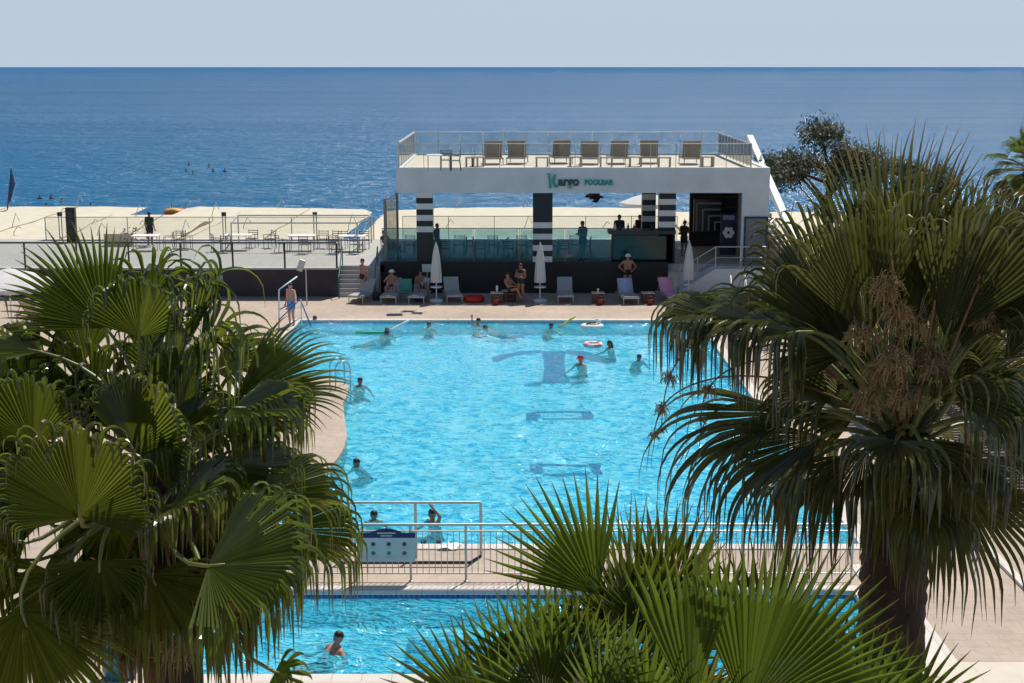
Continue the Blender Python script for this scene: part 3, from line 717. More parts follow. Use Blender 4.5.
setting(352, 235.5, 0, ZT, 'at the right end of the terrace near the steps', [(-.6, .8, 0), (.5, .8, .2), (-.7, -1.0, PI), (.3, -1.0, PI*.9)], '')
for i, px in enumerate((402, 452, 487, 515, 570)):
    lab = ['just inside the left end of the tinted bar glass', 'right of the first striped column behind the tinted glass', 'midway between the two tall columns behind the tinted glass', 'close to the tall two tone column behind the tinted glass', 'between the tall column and the bar counter'][i]
    setting(px, 240, 0, ZT, lab, [(-.75, .3, PI/2), (.75, .25, -PI/2), (-.3, -.75, PI), (.3, .75, 0)][: 4], '')
q = G(437, 155, zr1+.7)
put('t', V((q.x-.1, q.y, zr1)), .1, 'small dark table on the roof deck').scale = (.5, .8, .95)
for dx, dy, r in ((.75, .3, -PI/2), (.35, .7, 0)): put('c', V((q.x+dx, q.y+dy, zr1)), r, 'dark chair at the small table on the roof deck')
# pergola frame on terrace
fr = thing('pergola_frame', (0, 0, ZT), 'thin square metal pergola frame standing over tables on the left terrace', 'pergola')
a0, a1 = at(231, 222, 67).x, at(357, 222, 67).x; a2, a3 = at(238, 220, 70.5).x, at(371, 220, 70.5).x
hz = at(231, 223, 67).z-ZT
b = MB(); s_ = .045
for (xa_, ya_), (xb_, yb__) in (((a0, 67), (a1, 67)), ((a2, 70.5), (a3, 70.5)), ((a0, 67), (a2, 70.5)), ((a1, 67), (a3, 70.5))): b.tube([(xa_, ya_, hz), (xb_, yb__, hz)], s_, 4)
b.build('top_frame', M_galv, fr)
for x, y in ((a0, 67), (a1, 67), (a2, 70.5), (a3, 70.5)): b = MB(); b.tube([(x, y, 0), (x, y, hz)], .04, 4); b.build('post', M_galv, fr)
bs = thing('bar_stool', (0, 0, 0), 'x', 'stool', 'bar stools along the seaward side of the bar')
b = MB(); b.lathe([(.18, .70), (.19, .73), (.17, .76), (.02, .77)], n=14); b.build('seat', M_dark, bs, True)
b = MB(); b.lathe([(.2, 0), (.2, .02), (.03, .04), (.025, .70)], n=12); b.build('pedestal', M_steel, bs)
b = MB(); b.tube([(-.16, .1, .76), (-.17, .16, 1.02), (0, .19, 1.04), (.17, .16, 1.02), (.16, .1, .76)], .014, 5); b.build('back_hoop', M_dark, bs)
for i, px in enumerate((623, 634, 646, 683)):
    q = at(px, 240, 67.5); lb = 'dark bar stool with a low hoop back standing beyond the bar counter' if i < 3 else 'dark bar stool standing by itself near the chevron wall panel'
    if i == 0: bs.location = (q.x, 67.5, ZT); bs['label'] = lb
    else: again(bs, (q.x, 67.5+.2*i, ZT), .5*i, lb)
# bollard lamps with dark caps on terrace back edge
for i, px in enumerate((60, 224, 315)):
    q = at(px, 219, YB-.6); b_ = thing('post_lamp', (q.x, YB-.6, ZT), ['slim double post lamp with a dark cap beside the black speaker tower', 'slim double post lamp with a dark cap between the pergola frame and the plant tub', 'slim double post lamp with a dark cap behind the pergola frame'][i], 'lamp', 'post lamps along the back of the terrace')
    b = MB(); b.tube([(-.07, 0, 0), (-.07, 0, 1.25)], .025, 6); b.tube([(.07, 0, 0), (.07, 0, 1.25)], .025, 6); b.build('post', mat('bronze_post', (.12, .10, .08), .5), b_)
    b = MB(); b.bb(-.11, .11, -.08, .08, 1.25, 1.45); b.build('cap', M_dark, b_)
q = at(71, 218, YB-1.2); sp = thing('speaker_tower', (q.x, YB-1.2, ZT), 'black upright speaker tower on the seaward side of the terrace', 'speaker')
b = MB(); b.bb(-.24, .24, -.15, .15, 0, 1.75); b.build('cabinet', M_black, sp, bevel=.02)
for z in (.55, 1.0, 1.4): b = MB(); b.lathe([(.15, 0), (.16, .02), (.1, .03), (.03, .015)], n=16); o_ = b.build('driver', M_dark, sp); o_.rotation_euler = (PI/2, 0, 0); o_.location = (0, -.155, z)
# plant tub & bamboo box
q = at(123, 240, 69); tub = thing('planter_box', (q.x, 69, ZT), 'low box planter with small plants on the left terrace', 'planter')
b = MB(); b.bb(-.95, .35, 0, .7, 0, .62); b.build('box', mat('cream_planter', (.5, .44, .33), .7), tub, bevel=.01)
b = MB()
for i in range(230):
    x, y = rnd.uniform(-.15, 1.3), rnd.uniform(.05, .65); z = rnd.uniform(.15, .85)
    a = rnd.uniform(0, 6.28); l_ = .16; dx, dy, dz = l_*math.cos(a), l_*math.sin(a), rnd.uniform(-.05, .12)
    b.add([(x, y, z), (x+dx*.5-dy*.3, y+dy*.5+dx*.3, z+dz*.6), (x+dx, y+dy, z+dz), (x+dx*.5+dy*.3, y+dy*.5-dx*.3, z+dz*.6)], [(0, 1, 2, 3)])
b.build('foliage', mat('bronze_foliage', (.10, .085, .04), .6, .4, 5), tub)
# roof deck loungers seen from behind, stools between them
RL = make_lounger('x', 'tan loungers on the roof deck', M_tan, M_tanlight, 'roof_lounger', .85, 72, 1.7, .78, .34)
rl = [(493, .1), (517, -.12), (562, .15), (590, -.1), (620, .12), (651, -.15), (692, .05)]
rlab = ['tan roof lounger first in the row beside the small dark table', 'tan roof lounger second from the small dark table with a squarer taller back', 'tan roof lounger above the letters of the bar sign', 'tan roof lounger above the end of the bar sign', 'tan roof lounger in the middle of the right half of the roof row', 'tan roof lounger last but one before the gap at the stair railing', 'tan roof lounger standing apart beside the roof stair railing']
for i, (px, rz) in enumerate(rl):
    q = at(px, 164, YW+2.6); loc = (q.x, YW+3.0+(i % 3)*.3, zr1-.06)
    if i == 0: RL.location = loc; RL.rotation_euler = (0, 0, PI+rz); RL['label'] = rlab[0]
    else: again(RL, loc, PI+rz, rlab[i])
stl = thing('roof_stool', (0, 0, 0), 'x', 'side table', 'low teak side tables on the roof deck')
b = MB(); b.bb(-.3, .3, -.25, .25, .40, .45); b.build('table_top', M_tanlight, stl)
for x in (-.25, .25): b = MB(); b.bb(x-.04, x+.04, -.2, .2, 0, .4); b.build('side_panel', M_tanlight, stl)
for i, px in enumerate((472, 478, 542, 576, 606, 636, 664, 708)):
    q = at(px, 166, YW+1.4); lab = ['pair of low teak side tables left of the first roof lounger', 'pair of low teak side tables left of the first roof lounger', 'low teak side table on the roof above the start of the bar sign', 'low teak side table between the roof loungers above the bar sign', 'low teak side table between the fourth and fifth roof loungers', 'low teak side table between the fifth and sixth roof loungers', 'low teak side table in the gap after the sixth roof lounger', 'low teak side table at the foot of the roof stair railing'][i]
    loc = (q.x, YW+1.3+(i % 2)*.4, zr1-.06)
    if i == 0: stl.location = loc; stl['label'] = 'bigger stool of the pair left of the first roof lounger'; 
    else:
        again(stl, loc, rnd.uniform(-.1, .1), 'smaller stool of the pair left of the first roof lounger' if i == 1 else lab)
# parasol over the sea side seen through the bar
up = thing('open_parasol', (0, 0, 0), 'white open parasol seen through the bar beyond the counter', 'parasol')
def open_parasol(o, H, r, m):
    b = MB(); b.lathe([(.3, 0), (.32, .08), (.06, .12)], n=16); b.build('base', M_galv, o)
    b = MB(); b.tube([(0, 0, .08), (0, 0, H)], .028, 8); b.build('pole', M_white, o)
    b = MB(); n = 8
    vs = [(0, 0, H)]+[(r*.5*math.cos(2*PI*i/n), r*.5*math.sin(2*PI*i/n), H-r*.13) for i in range(n)]+[(r*math.cos(2*PI*i/n), r*math.sin(2*PI*i/n), H-r*.33) for i in range(n)]+[(r*math.cos(2*PI*i/n), r*math.sin(2*PI*i/n), H-r*.33-.16) for i in range(n)]
    fs = [(0, 1+i, 1+(i+1) % n) for i in range(n)]
    for k in (0, 1): fs += [(1+k*n+i, 1+(k+1)*n+i, 1+(k+1)*n+(i+1) % n, 1+k*n+(i+1) % n) for i in range(n)]
    b.add(vs, fs); c_ = b.build('canopy', m, o)
    for i in range(n):
        a = 2*PI*i/n; l = MB(); l.tube([(0, 0, H-.05), (r*.97*math.cos(a), r*.97*math.sin(a), H-r*.33-.03)], .012, 4); l.build('rib', M_galv, o)
q = at(648, 193, 76); up.location = (q.x, 76, -2.7); open_parasol(up, q.z+2.7, 1.55, M_umb)
uo = thing('open_parasol', (0, 0, 0), 'large white open parasol on the left deck half hidden behind the palm', 'parasol')
q = at(8, 268, 49.5); uo.location = (q.x, 49.5, 0); open_parasol(uo, q.z, 1.75, M_umb)
q = gp(36, 322)
WR = make_lounger('brown wicker lounger under the white parasol behind the left palm', None, M_wood, M_wood); WR.location = (q.x, q.y, 0); WR.rotation_euler = (0, 0, 1.2)
# beach shade canopies ---------------------------------------------------------
def canopy(pts_far, Yf, Yn, zf_, zn_, label, name='beach_canopy'):
    """cream shade cloth between a far edge (given as pixel columns) and the near edge"""
    o = thing(name, (0, 0, 0), label, 'shade canopy', 'cream shade canopies over the beach')
    xsf = [at(px, py, Yf) for px, py in pts_far]
    n = 60; m = 8; b = MB()
    for i in range(n+1):
        t_ = i/n*(len(xsf)-1); k = min(int(t_), len(xsf)-2); f_ = t_-k
        pf = xsf[k].lerp(xsf[k+1], f_)
        for j in range(m+1):
            u = j/m; y = Yf+(Yn-Yf)*u
            b.v.append((pf.x*(1-.0*u), y, pf.z*(1-u)+zn_*u - .07*math.sin(PI*((u*4) % 1)) + .012*math.sin(pf.x*2.1+u*5)))
    b.f = [(i*(m+1)+j, (i+1)*(m+1)+j, (i+1)*(m+1)+j+1, i*(m+1)+j+1) for i in range(n) for j in range(m)]; b.mi = [0]*len(b.f)
    for v_ in list(b.v): pass
    b.build('cloth', M_canopy, o, True)
    cb = MB(); X0, X1 = xsf[0].x, xsf[-1].x; ns = max(3, int(abs(X1-X0)/5))
    for i in range(1, ns):
        x = X0+(X1-X0)*i/ns
        cb.tube([(x+.06*math.sin(j*1.3+i), Yf+(Yn-Yf)*j/12, xsf[0].z*(1-j/12)+zn_*j/12+.03-.05*math.sin(PI*(j/3 % 1))) for j in range(13)], .035, 4)
    cb.build('cord', M_tanlight, o)
    k = max(2, int(abs(X1-X0)/4.5))
    for j, Y in enumerate((Yf-.3, (Yf*.5+Yn*.5), Yn+.3)):
        u = (Y-Yf)/(Yn-Yf)
        for i in range(k+1):
            x = X0+(X1-X0)*(i+.02)/(k+.04); zt = xsf[0].z*(1-u)+zn_*u
            p_ = MB(); p_.tube([(x, Y, -3.4), (x, Y, zt+.15), (x+.25, Y, zt+.5+.2*((i*7+j*3) % 3)), (x+.45, Y, zt+.4)], .03, 5); p_.build('post', M_galv, o)
    return o
canopy([(-60, 207), (50, 206.5), (100, 206.5), (148, 207.5)], 101, 74, .1, .15, 'cream shade canopy over the beach behind the left end of the terrace')
canopy([(186, 208.5), (200, 206.5), (260, 207.5), (330, 208.5), (365, 209.5), (372, 212)], 101, 74, .1, .15, 'cream shade canopy over the beach behind the pergola frame')
canopy([(386, 211), (440, 208), (540, 207), (640, 208), (660, 209)], 101, 74, .1, .15, 'cream shade canopy over the beach seen through the open bar')
canopy([(60, 215), (120, 214.5), (165, 215), (215, 214)], 92, 74, -.1, -.05, 'short lower cream shade canopy filling the dip between two longer ones')
canopy([(664, 211), (690, 212), (900, 212)], 96, 74, -.3, .15, 'cream shade canopy seen beyond the kitchen end of the bar')
# feather flag
q = at(4, 214, 99); fl = thing('feather_flag', (q.x, 99, -2.9), 'tall dark blue feather flag on a leaning pole at the beach edge', 'flag')
tp = at(11, 167, 99); dx = tp.x-q.x; zt = tp.z+2.9
b = MB(); pl_ = [(0, 0, 0), (dx*.3, 0, zt*.45), (dx*.75, 0, zt*.8), (dx, 0, zt)]; b.tube(pl_, [.06, .05, .04, .02], 6); b.build('pole', M_dark, fl)
b = MB(); b.add([(dx*.40, -.02, zt*.55), (dx*.72, .02, zt*.78), (dx, 0, zt), (dx+.22, -.04, zt*.80), (dx*.72, .05, zt*.60)], [(0, 1, 4), (1, 3, 4), (1, 2, 3)]); b.build('cloth', mat('flag_navy', (.015, .05, .14), .7), fl)
# lifeguard style white ladder seat on right, pool ladders -----------------------
def hoop_ladder(loc, rz, label):
    o = thing('pool_ladder', loc, label, 'pool ladder', None, rz)
    for x in (-.25, .25):
        b = MB(); pts = [(x, -.45, 0), (x, -.45, .55)]+[(x, -.2-.25*math.cos(k*PI/8), .62+.25*math.sin(k*PI/8)) for k in range(9)]+[(x, .05, .4), (x, .05, -.5)]
        b.tube(pts, .025, 8); b.build('rail', M_steel, o, True)
    for z in (-.15, -.42): b = MB(); b.bb(-.24, .24, .0, .09, z, z+.03); b.build('tread', M_steel, o)
    return o
q = G(346, 386, 0); hoop_ladder((q.x, q.y, 0), -PI/2+.5, 'chrome hoop ladder on the corner of the curved deck peninsula')
q = G(738, 314, 0); ws_ = thing('step_ladder_rail', (q.x, q.y, 0), 'white tubular step ladder standing on the far corner of the pool', 'ladder')
for x in (-.3, .3):
    b = MB(); b.tube([(x, .35, 0), (x, .3, 1.55), (x, -.1, 1.15), (x, -.4, 0)], .03, 8); b.build('side_rail', M_white, ws_, True)
for z in (.28, .56, .84): b = MB(); b.bb(-.28, .28, -.38+z*.25, -.12+z*.25, z, z+.05); b.build('tread', M_white, ws_)
q = G(291, 330, 0); lr = thing('entry_handrail', (q.x, q.y, 0), 'tall white entry rail with blue braces at the far corner of the pool', 'handrail')
b = MB(); b.tube([(-.5, .2, 0), (-.45, .2, 1.55), (.15, .9, 1.95)], .03, 8); b.build('white_rail', M_white, lr, True)
for s2 in (-1, 1): b = MB(); b.tube([(-.5, .2+.02*s2, .35 if s2 < 0 else .75), (.3, .6, 1.1), (.75, .3, .05)][:3], .028, 6); b.build('blue_brace', M_blueplastic, lr)
b = MB(); b.tube([(.42, .0, 0), (.42, .0, 1.2)], .025, 6); b.build('post', M_white, lr)
q = at(301, 263, 59); q0_ = thing('pole_box', (q.x, 59, 0), 'grey control box on a tall thin post by the far pool corner', 'utility box')
b = MB(); b.box((0, 0, q.z-.1), (.26, .18, .5), .4, 0, Matrix.Rotation(.35, 3, 'Y')); b.build('box', M_galv, q0_, bevel=.02); b = MB(); b.tube([(.2, 0, 0), (.2, 0, q.z-.25)], .03, 6); b.build('post', M_galv, q0_)
# sign fence between pools ------------------------------------------------------
YFn = G(466, 581, .0).y
fz = 1.17
fn = thing('pool_fence', (0, YFn, .0), 'low galvanised bar fence dividing the big pool from the small one', 'fence')
xs0, sp_ = G(411, 581).x, G(466, 581).x-G(411, 581).x
px_ = [xs0+sp_*k for k in range(-3, 9)]
b = MB()
for z, r_ in ((fz, .028), (fz-.13, .016), (.16, .016)): b.tube([(px_[0], 0, z), (px_[-1], 0, z)], r_, 8)
b.build('rail', M_galv, fn)
for x in px_: b = MB(); b.tube([(x, 0, 0), (x, 0, fz-.02)], .024, 8); b.lathe([(.05, 0), (.05, .012), (.024, .02)], (x, 0, 0), 10); b.build('post', M_galv, fn)
b = MB()
for k in range(len(px_)-1):
    for j in range(1, 9): x = px_[k]+sp_*j/9; b.tube([(x, 0, .16), (x, 0, fz-.13)], .0085, 6)
tag(b.build('bars', M_galv, fn))
# sign board
s0, s1 = at(358, 545, YFn).x, at(415.5, 545, YFn).x; zt_, zb_ = at(380, 532, YFn).z, at(380, 561, YFn).z
sg = thing('notice_board', (s0, YFn-.06, 0), 'pale notice board with a navy arched header and six small symbols hung on the fence', 'sign'); Wd = s1-s0
b = MB(); b.bb(0, Wd, 0, .025, zb_, zt_-.1); b.build('board', M_board, sg, bevel=.004)
b = MB(); arc = [(0, zt_-.1), (Wd, zt_-.1), (Wd, zt_)]+[(Wd*(.78-.56*k/10), zt_+.09*math.sin(PI*k/10)) for k in range(11)]+[(0, zt_)]
n_ = len(arc); b.add([(x, 0, z) for x, z in arc]+[(x, .025, z) for x, z in arc], [tuple(range(n_)), tuple(range(n_, 2*n_))[::-1]]+[(i, n_+i, n_+(i+1) % n_, (i+1) % n_) for i in range(n_)]); b.build('header', M_navy, sg)
b = MB(); 
for k, (a_, c_) in enumerate(((.34, .66), (.40, .60))): b.bb(Wd*a_, Wd*c_, -.004, -.001, zt_-.015-.055*k, zt_+.01-.055*k)
b.build('header_line', M_board, sg)
for i in range(6):
    cx, cz = Wd*(.27+.27*(i % 3)), zb_+(.34 if i < 3 else .17)*(zt_-zb_)/.55
    m = [M_greysign, M_greysign, M_greysign, M_teal, M_tealsign, mat('faded_red_print', (.25, .09, .08), .6)][i]
    b = MB(); b.lathe([(.028, 0), (.042, .001), (.042, .004), (.028, .004)], n=14); 
    b.box((0, 0, .004), (.05, .010, .003), .78 if i % 2 else 0, 0); o_ = b.build('symbol', m, sg); o_.location = (cx, -.003, cz); o_.rotation_euler = (PI/2, 0, 0)
b = MB()
for i in range(6):
    cx, cz = Wd*(.27+.27*(i % 3)), zb_+(.34 if i < 3 else .17)*(zt_-zb_)/.55
    b.bb(cx-.09, cx+.09, -.003, -.001, cz-.072, cz-.062); b.bb(cx-.06, cx+.06, -.003, -.001, cz-.088, cz-.080)
b.build('caption_lines', M_galv, sg)
# goal frame
gl_ = thing('goal_frame', (0, 0, 0), 'open tubular goal frame standing on the deck by the big pool', 'goal frame')
yg = G(416, 557).y; x0g, x1g, x2g = G(350, 557).x, G(416, 557).x, G(481, 556).x; hg = at(416, 502.5, yg).z
b = MB(); b.tube([(x0g, yg, hg), (x2g, yg, hg)], .03, 8); b.build('crossbar', M_galv, gl_)
for x in (x0g, x1g, x2g): b = MB(); b.tube([(x, yg, 0), (x, yg, hg)], .03, 8); b.build('post', M_galv, gl_)
yb2 = G(470, 563.5).y; b = MB(); b.tube([(x2g, yg, .03), (G(470, 563).x, yb2, .03), (x0g-.2, yb2, .03)], .026, 8); b.tube([(x1g, yg, .03), (x1g-.05, yb2, .03)], .022, 8); b.build('ground_bar', M_dark, gl_)
# slippers and a cloth on the near deck
q = G(431, 544); b = MB()
for k in (-1, 1):
    b.lathe([(.02, 0), (.055, .005), (.055, .02), (.02, .024)], (k*.16, 0, 0), 12); b.box((k*.16, .05, .03), (.10, .14, .05), .2*k); b.box((k*.16, -.05, .015), (.09, .16, .022), .2*k)
tag(b.build('flip_flops', M_black, None, False, (q.x, q.y, .002)), 'pair of black slippers on the pool edge by the goal frame', 'slippers')
q = G(450, 548); b = MB(); n = 9
for i in range(n+1):
    for j in range(n+1):
        x, y = (i/n-.5)*.40, (j/n-.5)*.34; b.v.append((x+.05*math.sin(y*9), y, .02+.06*abs(math.sin(x*8+y*5))*math.exp(-3*abs(x))+(.14 if (i, j) == (3, 6) else 0)))
b.f = [(i*(n+1)+j, (i+1)*(n+1)+j, (i+1)*(n+1)+j+1, i*(n+1)+j+1) for i in range(n) for j in range(n)]; b.mi = [0]*len(b.f)
tag(b.build('towel', M_whitecloth, None, True, (q.x, q.y, 0)), 'small crumpled white towel dropped on the deck by the goal frame', 'towel')
# teal bin
q = G(121, 676, .03); b = MB(); bn2 = thing('bin', (q.x, q.y, .03), 'round teal bin on the front path beneath the left palm', 'bin')
b.lathe([(.22, 0), (.27, .05), (.29, .62), (.27, .62), (.25, .1)], n=20); b.build('drum', M_tealplastic, bn2, True); b = MB(); b.lathe([(.30, .62), (.31, .66), (.22, .76), (.05, .80)], n=20); b.build('lid', M_tealplastic, bn2, True)
# right hand shaded court: low wall, kerb and slatted fence ---------------------
b = MB(); b.bb(9.95, 10.12, 22.4, 46, -.02, .07); tag(b.build('kerb_strip', M_coping), kind='structure')
sf = thing('slatted_fence', (0, 0, 0), 'brown slatted timber screen behind the thick palm trunk', 'fence')
b = MB()
for k in range(40): b.box((13.2, 29+k*.42, 1.0), (.03, .30, 1.7))
b.build('boards', M_wood, sf); b = MB()
for z in (.3, 1.7): b.bb(13.22, 13.28, 28.8, 46, z-.05, z+.05)
b.build('rail', M_wood, sf)
for k in range(7): b = MB(); b.bb(13.2, 13.32, 28.8+k*2.8, 28.92+k*2.8, 0, 2.0); b.build('post', M_wood, sf)
wl = thing('side_wall', (0, 0, 0), 'rough brown stone garden wall beyond the timber pergola', 'wall')
b = MB(); b.bb(15.5, 15.9, 30, 60, 0, 2.4); b.build('stonework', M_stone, wl); b = MB(); b.bb(15.42, 15.98, 29.95, 60.05, 2.4, 2.5); b.build('cap', M_coping, wl)
pg = thing('added_shade_pergola', (11.8, 37.2, 0), 'brown timber pergola added to shade the court behind the big palm', 'pergola')  # pergola put in to cast the shade over this court
for x in (-1.3, 2.8):
    for y in (-5.8, 0, 5.8): b = MB(); b.bb(x-.09, x+.09, y-.09, y+.09, 0, 2.6); b.build('post', M_wood, pg)
for x in (-1.3, 2.8): b = MB(); b.bb(x-.07, x+.07, -6.2, 6.2, 2.6, 2.8); b.build('beam', M_wood, pg)
b = MB()
for k in range(46): b.bb(-1.7, 3.2, -6.1+k*.27, -5.92+k*.27, 2.802, 2.9)
b.build('slat_roof', M_wood, pg)
for i, (px, py) in enumerate(((970, 455), (1000, 470), (760, 300))):
    q = G(px, py); again(tb0, (q.x, q.y, 0), .2*i, ['side table under the timber pergola nearer the palm trunk', 'side table under the timber pergola by the slatted screen', 'brown side table on the far deck behind the palm fronds'][i])
q = G(783, 310); LW = again(WR, (q.x, q.y, 0), .9, 'brown wicker lounger on the far deck half hidden by palm fronds')
# ================================================================== PEOPLE
def capsule(b, a, c, ra, rc, n=12):
    a, c = V(a), V(c); t = c-a; L = t.length
    t = t.normalized() if L > 1e-6 else V((0, 0, 1))
    pts, rs = [], []
    for k in range(4): th = (1-k/4)*PI/2; pts.append(a-t*ra*math.sin(th)); rs.append(max(.002, ra*math.cos(th)))
    pts.append(a); rs.append(ra); pts.append(a+t*max(L, .001)); rs.append(rc)
    for k in range(1, 5): th = k/4*PI/2; pts.append(c+t*rc*math.sin(th)); rs.append(max(.002, rc*math.cos(th)))
    b.tube(pts, rs, n)
def remesh(b, vox, smooth=3):
    me = bpy.data.meshes.new('tmp'); me.from_pydata(b.v, [], b.f); me.update()
    o = bpy.data.objects.new('tmp', me); col.objects.link(o)
    m = o.modifiers.new('r', 'REMESH'); m.mode = 'VOXEL'; m.voxel_size = vox
    m = o.modifiers.new('s', 'SMOOTH'); m.factor = .5; m.iterations = smooth
    dg = bpy.context.evaluated_depsgraph_get(); dg.update()
    e = o.evaluated_get(dg); em = e.to_mesh()
    r = MB(); r.add([tuple(v.co) for v in em.vertices], [tuple(p.vertices) for p in em.polygons]); e.to_mesh_clear()
    bpy.data.objects.remove(o); bpy.data.meshes.remove(me)
    return r
def mirror(J): 
    out = {}
    for k, v in J.items(): out[k] = V(v)
    return out
def side(p, s): return V((p[0]*s, p[1], p[2]))
POSES = {
 'stand': dict(pelvis=(0, 0, .95), chest=(0, .01, 1.30), neck=(0, 0, 1.46), head=(0, -.02, 1.60), sh=(.18, 0, 1.40), el=(.24, .03, 1.12), wr=(.25, -.05, .88), hip=(.09, 0, .91), kn=(.10, -.02, .49), an=(.11, .02, .08), toe=(.13, -.15, .035)),
 'akimbo': dict(pelvis=(0, 0, .95), chest=(0, .01, 1.30), neck=(0, 0, 1.46), head=(0, -.02, 1.60), sh=(.19, 0, 1.40), el=(.38, .07, 1.17), wr=(.21, -.06, 1.02), hip=(.09, 0, .91), kn=(.12, -.02, .49), an=(.15, .02, .08), toe=(.18, -.15, .035)),
 'hold': dict(pelvis=(0, 0, .95), chest=(0, .01, 1.30), neck=(0, -.01, 1.46), head=(0, -.05, 1.59), sh=(.18, 0, 1.39), el=(.24, -.06, 1.12), wr=(.10, -.28, 1.16), hip=(.09, 0, .91), kn=(.10, -.04, .49), an=(.10, .03, .08), toe=(.12, -.14, .035)),
 'sit': dict(pelvis=(0, 0, .50), chest=(0, .20, .84), neck=(0, .25, .99), head=(0, .21, 1.13), sh=(.18, .21, .93), el=(.26, .02, .72), wr=(.14, -.20, .70), hip=(.09, -.02, .48), kn=(.17, -.42, .62), an=(.17, -.62, .30), toe=(.19, -.76, .27)),
 'sitdrink': dict(pelvis=(0, 0, .50), chest=(0, .16, .84), neck=(0, .19, .99), head=(0, .15, 1.13), sh=(.18, .17, .93), el=(.30, -.06, .78), wr=(.10, -.10, 1.02), hip=(.09, -.02, .48), kn=(.20, -.44, .58), an=(.15, -.56, .12), toe=(.17, -.71, .06)),
 'swim': dict(pelvis=(0, .36, -.20), chest=(0, .02, -.10), neck=(0, -.14, .00), head=(0, -.22, .12), sh=(.18, -.04, -.04), el=(.34, -.22, -.06), wr=(.40, -.48, .0), hip=(.09, .40, -.22), kn=(.11, .80, -.26), an=(.10, 1.18, -.24), toe=(.11, 1.32, -.28)),
 'tread': dict(pelvis=(0, .12, -.26), chest=(0, .03, .04), neck=(0, 0, .20), head=(0, -.03, .34), sh=(.18, 0, .13), el=(.32, -.10, -.02), wr=(.30, -.32, -.08), hip=(.09, .12, -.28), kn=(.18, -.30, -.30), an=(.12, .05, -.38), toe=(.13, .17, -.39)),
 'low': dict(pelvis=(0, .30, -.28), chest=(0, .10, -.06), neck=(0, .02, .07), head=(0, -.02, .20), sh=(.18, .05, .0), el=(.30, .0, -.12), wr=(.26, -.22, -.14), hip=(.09, .32, -.30), kn=(.16, .05, -.40), an=(.12, .42, -.42), toe=(.12, .54, -.43)),
 'spread': dict(pelvis=(0, .14, -.28), chest=(0, .04, -.02), neck=(0, .01, .12), head=(0, -.02, .26), sh=(.19, .02, .06), el=(.47, .02, .07), wr=(.73, .0, .09), hip=(.09, .14, -.30), kn=(.16, -.2, -.36), an=(.12, .12, -.42), toe=(.12, .25, -.43)),
 'lean': dict(pelvis=(0, .0, -.16), chest=(0, .15, .12), neck=(0, .17, .29), head=(0, .14, .43), sh=(.17, .16, .22), el=(.31, .18, .02), wr=(.36, .02, -.10), hip=(.09, -.03, -.18), kn=(.15, -.43, -.20), an=(.20, -.82, -.36), toe=(.22, -.92, -.30)),
 'recline': dict(pelvis=(0, 0, -.24), chest=(0, .29, -.05), neck=(0, .38, .09), head=(0, .38, .23), sh=(.17, .32, .02), el=(.36, .30, -.10), wr=(.40, .06, -.14), hip=(.09, -.03, -.25), kn=(.14, -.44, -.20), an=(.20, -.84, -.28), toe=(.22, -.95, -.24)),
 'bend': dict(pelvis=(0, .12, .05), chest=(0, -.08, .34), neck=(0, -.16, .46), head=(0, -.24, .56), sh=(.17, -.10, .40), el=(.34, -.22, .22), wr=(.40, -.45, .12), hip=(.09, .12, .02), kn=(.12, -.04, -.33), an=(.10, .22, -.42), toe=(.11, .35, -.43)),
}
NPERS = [0]
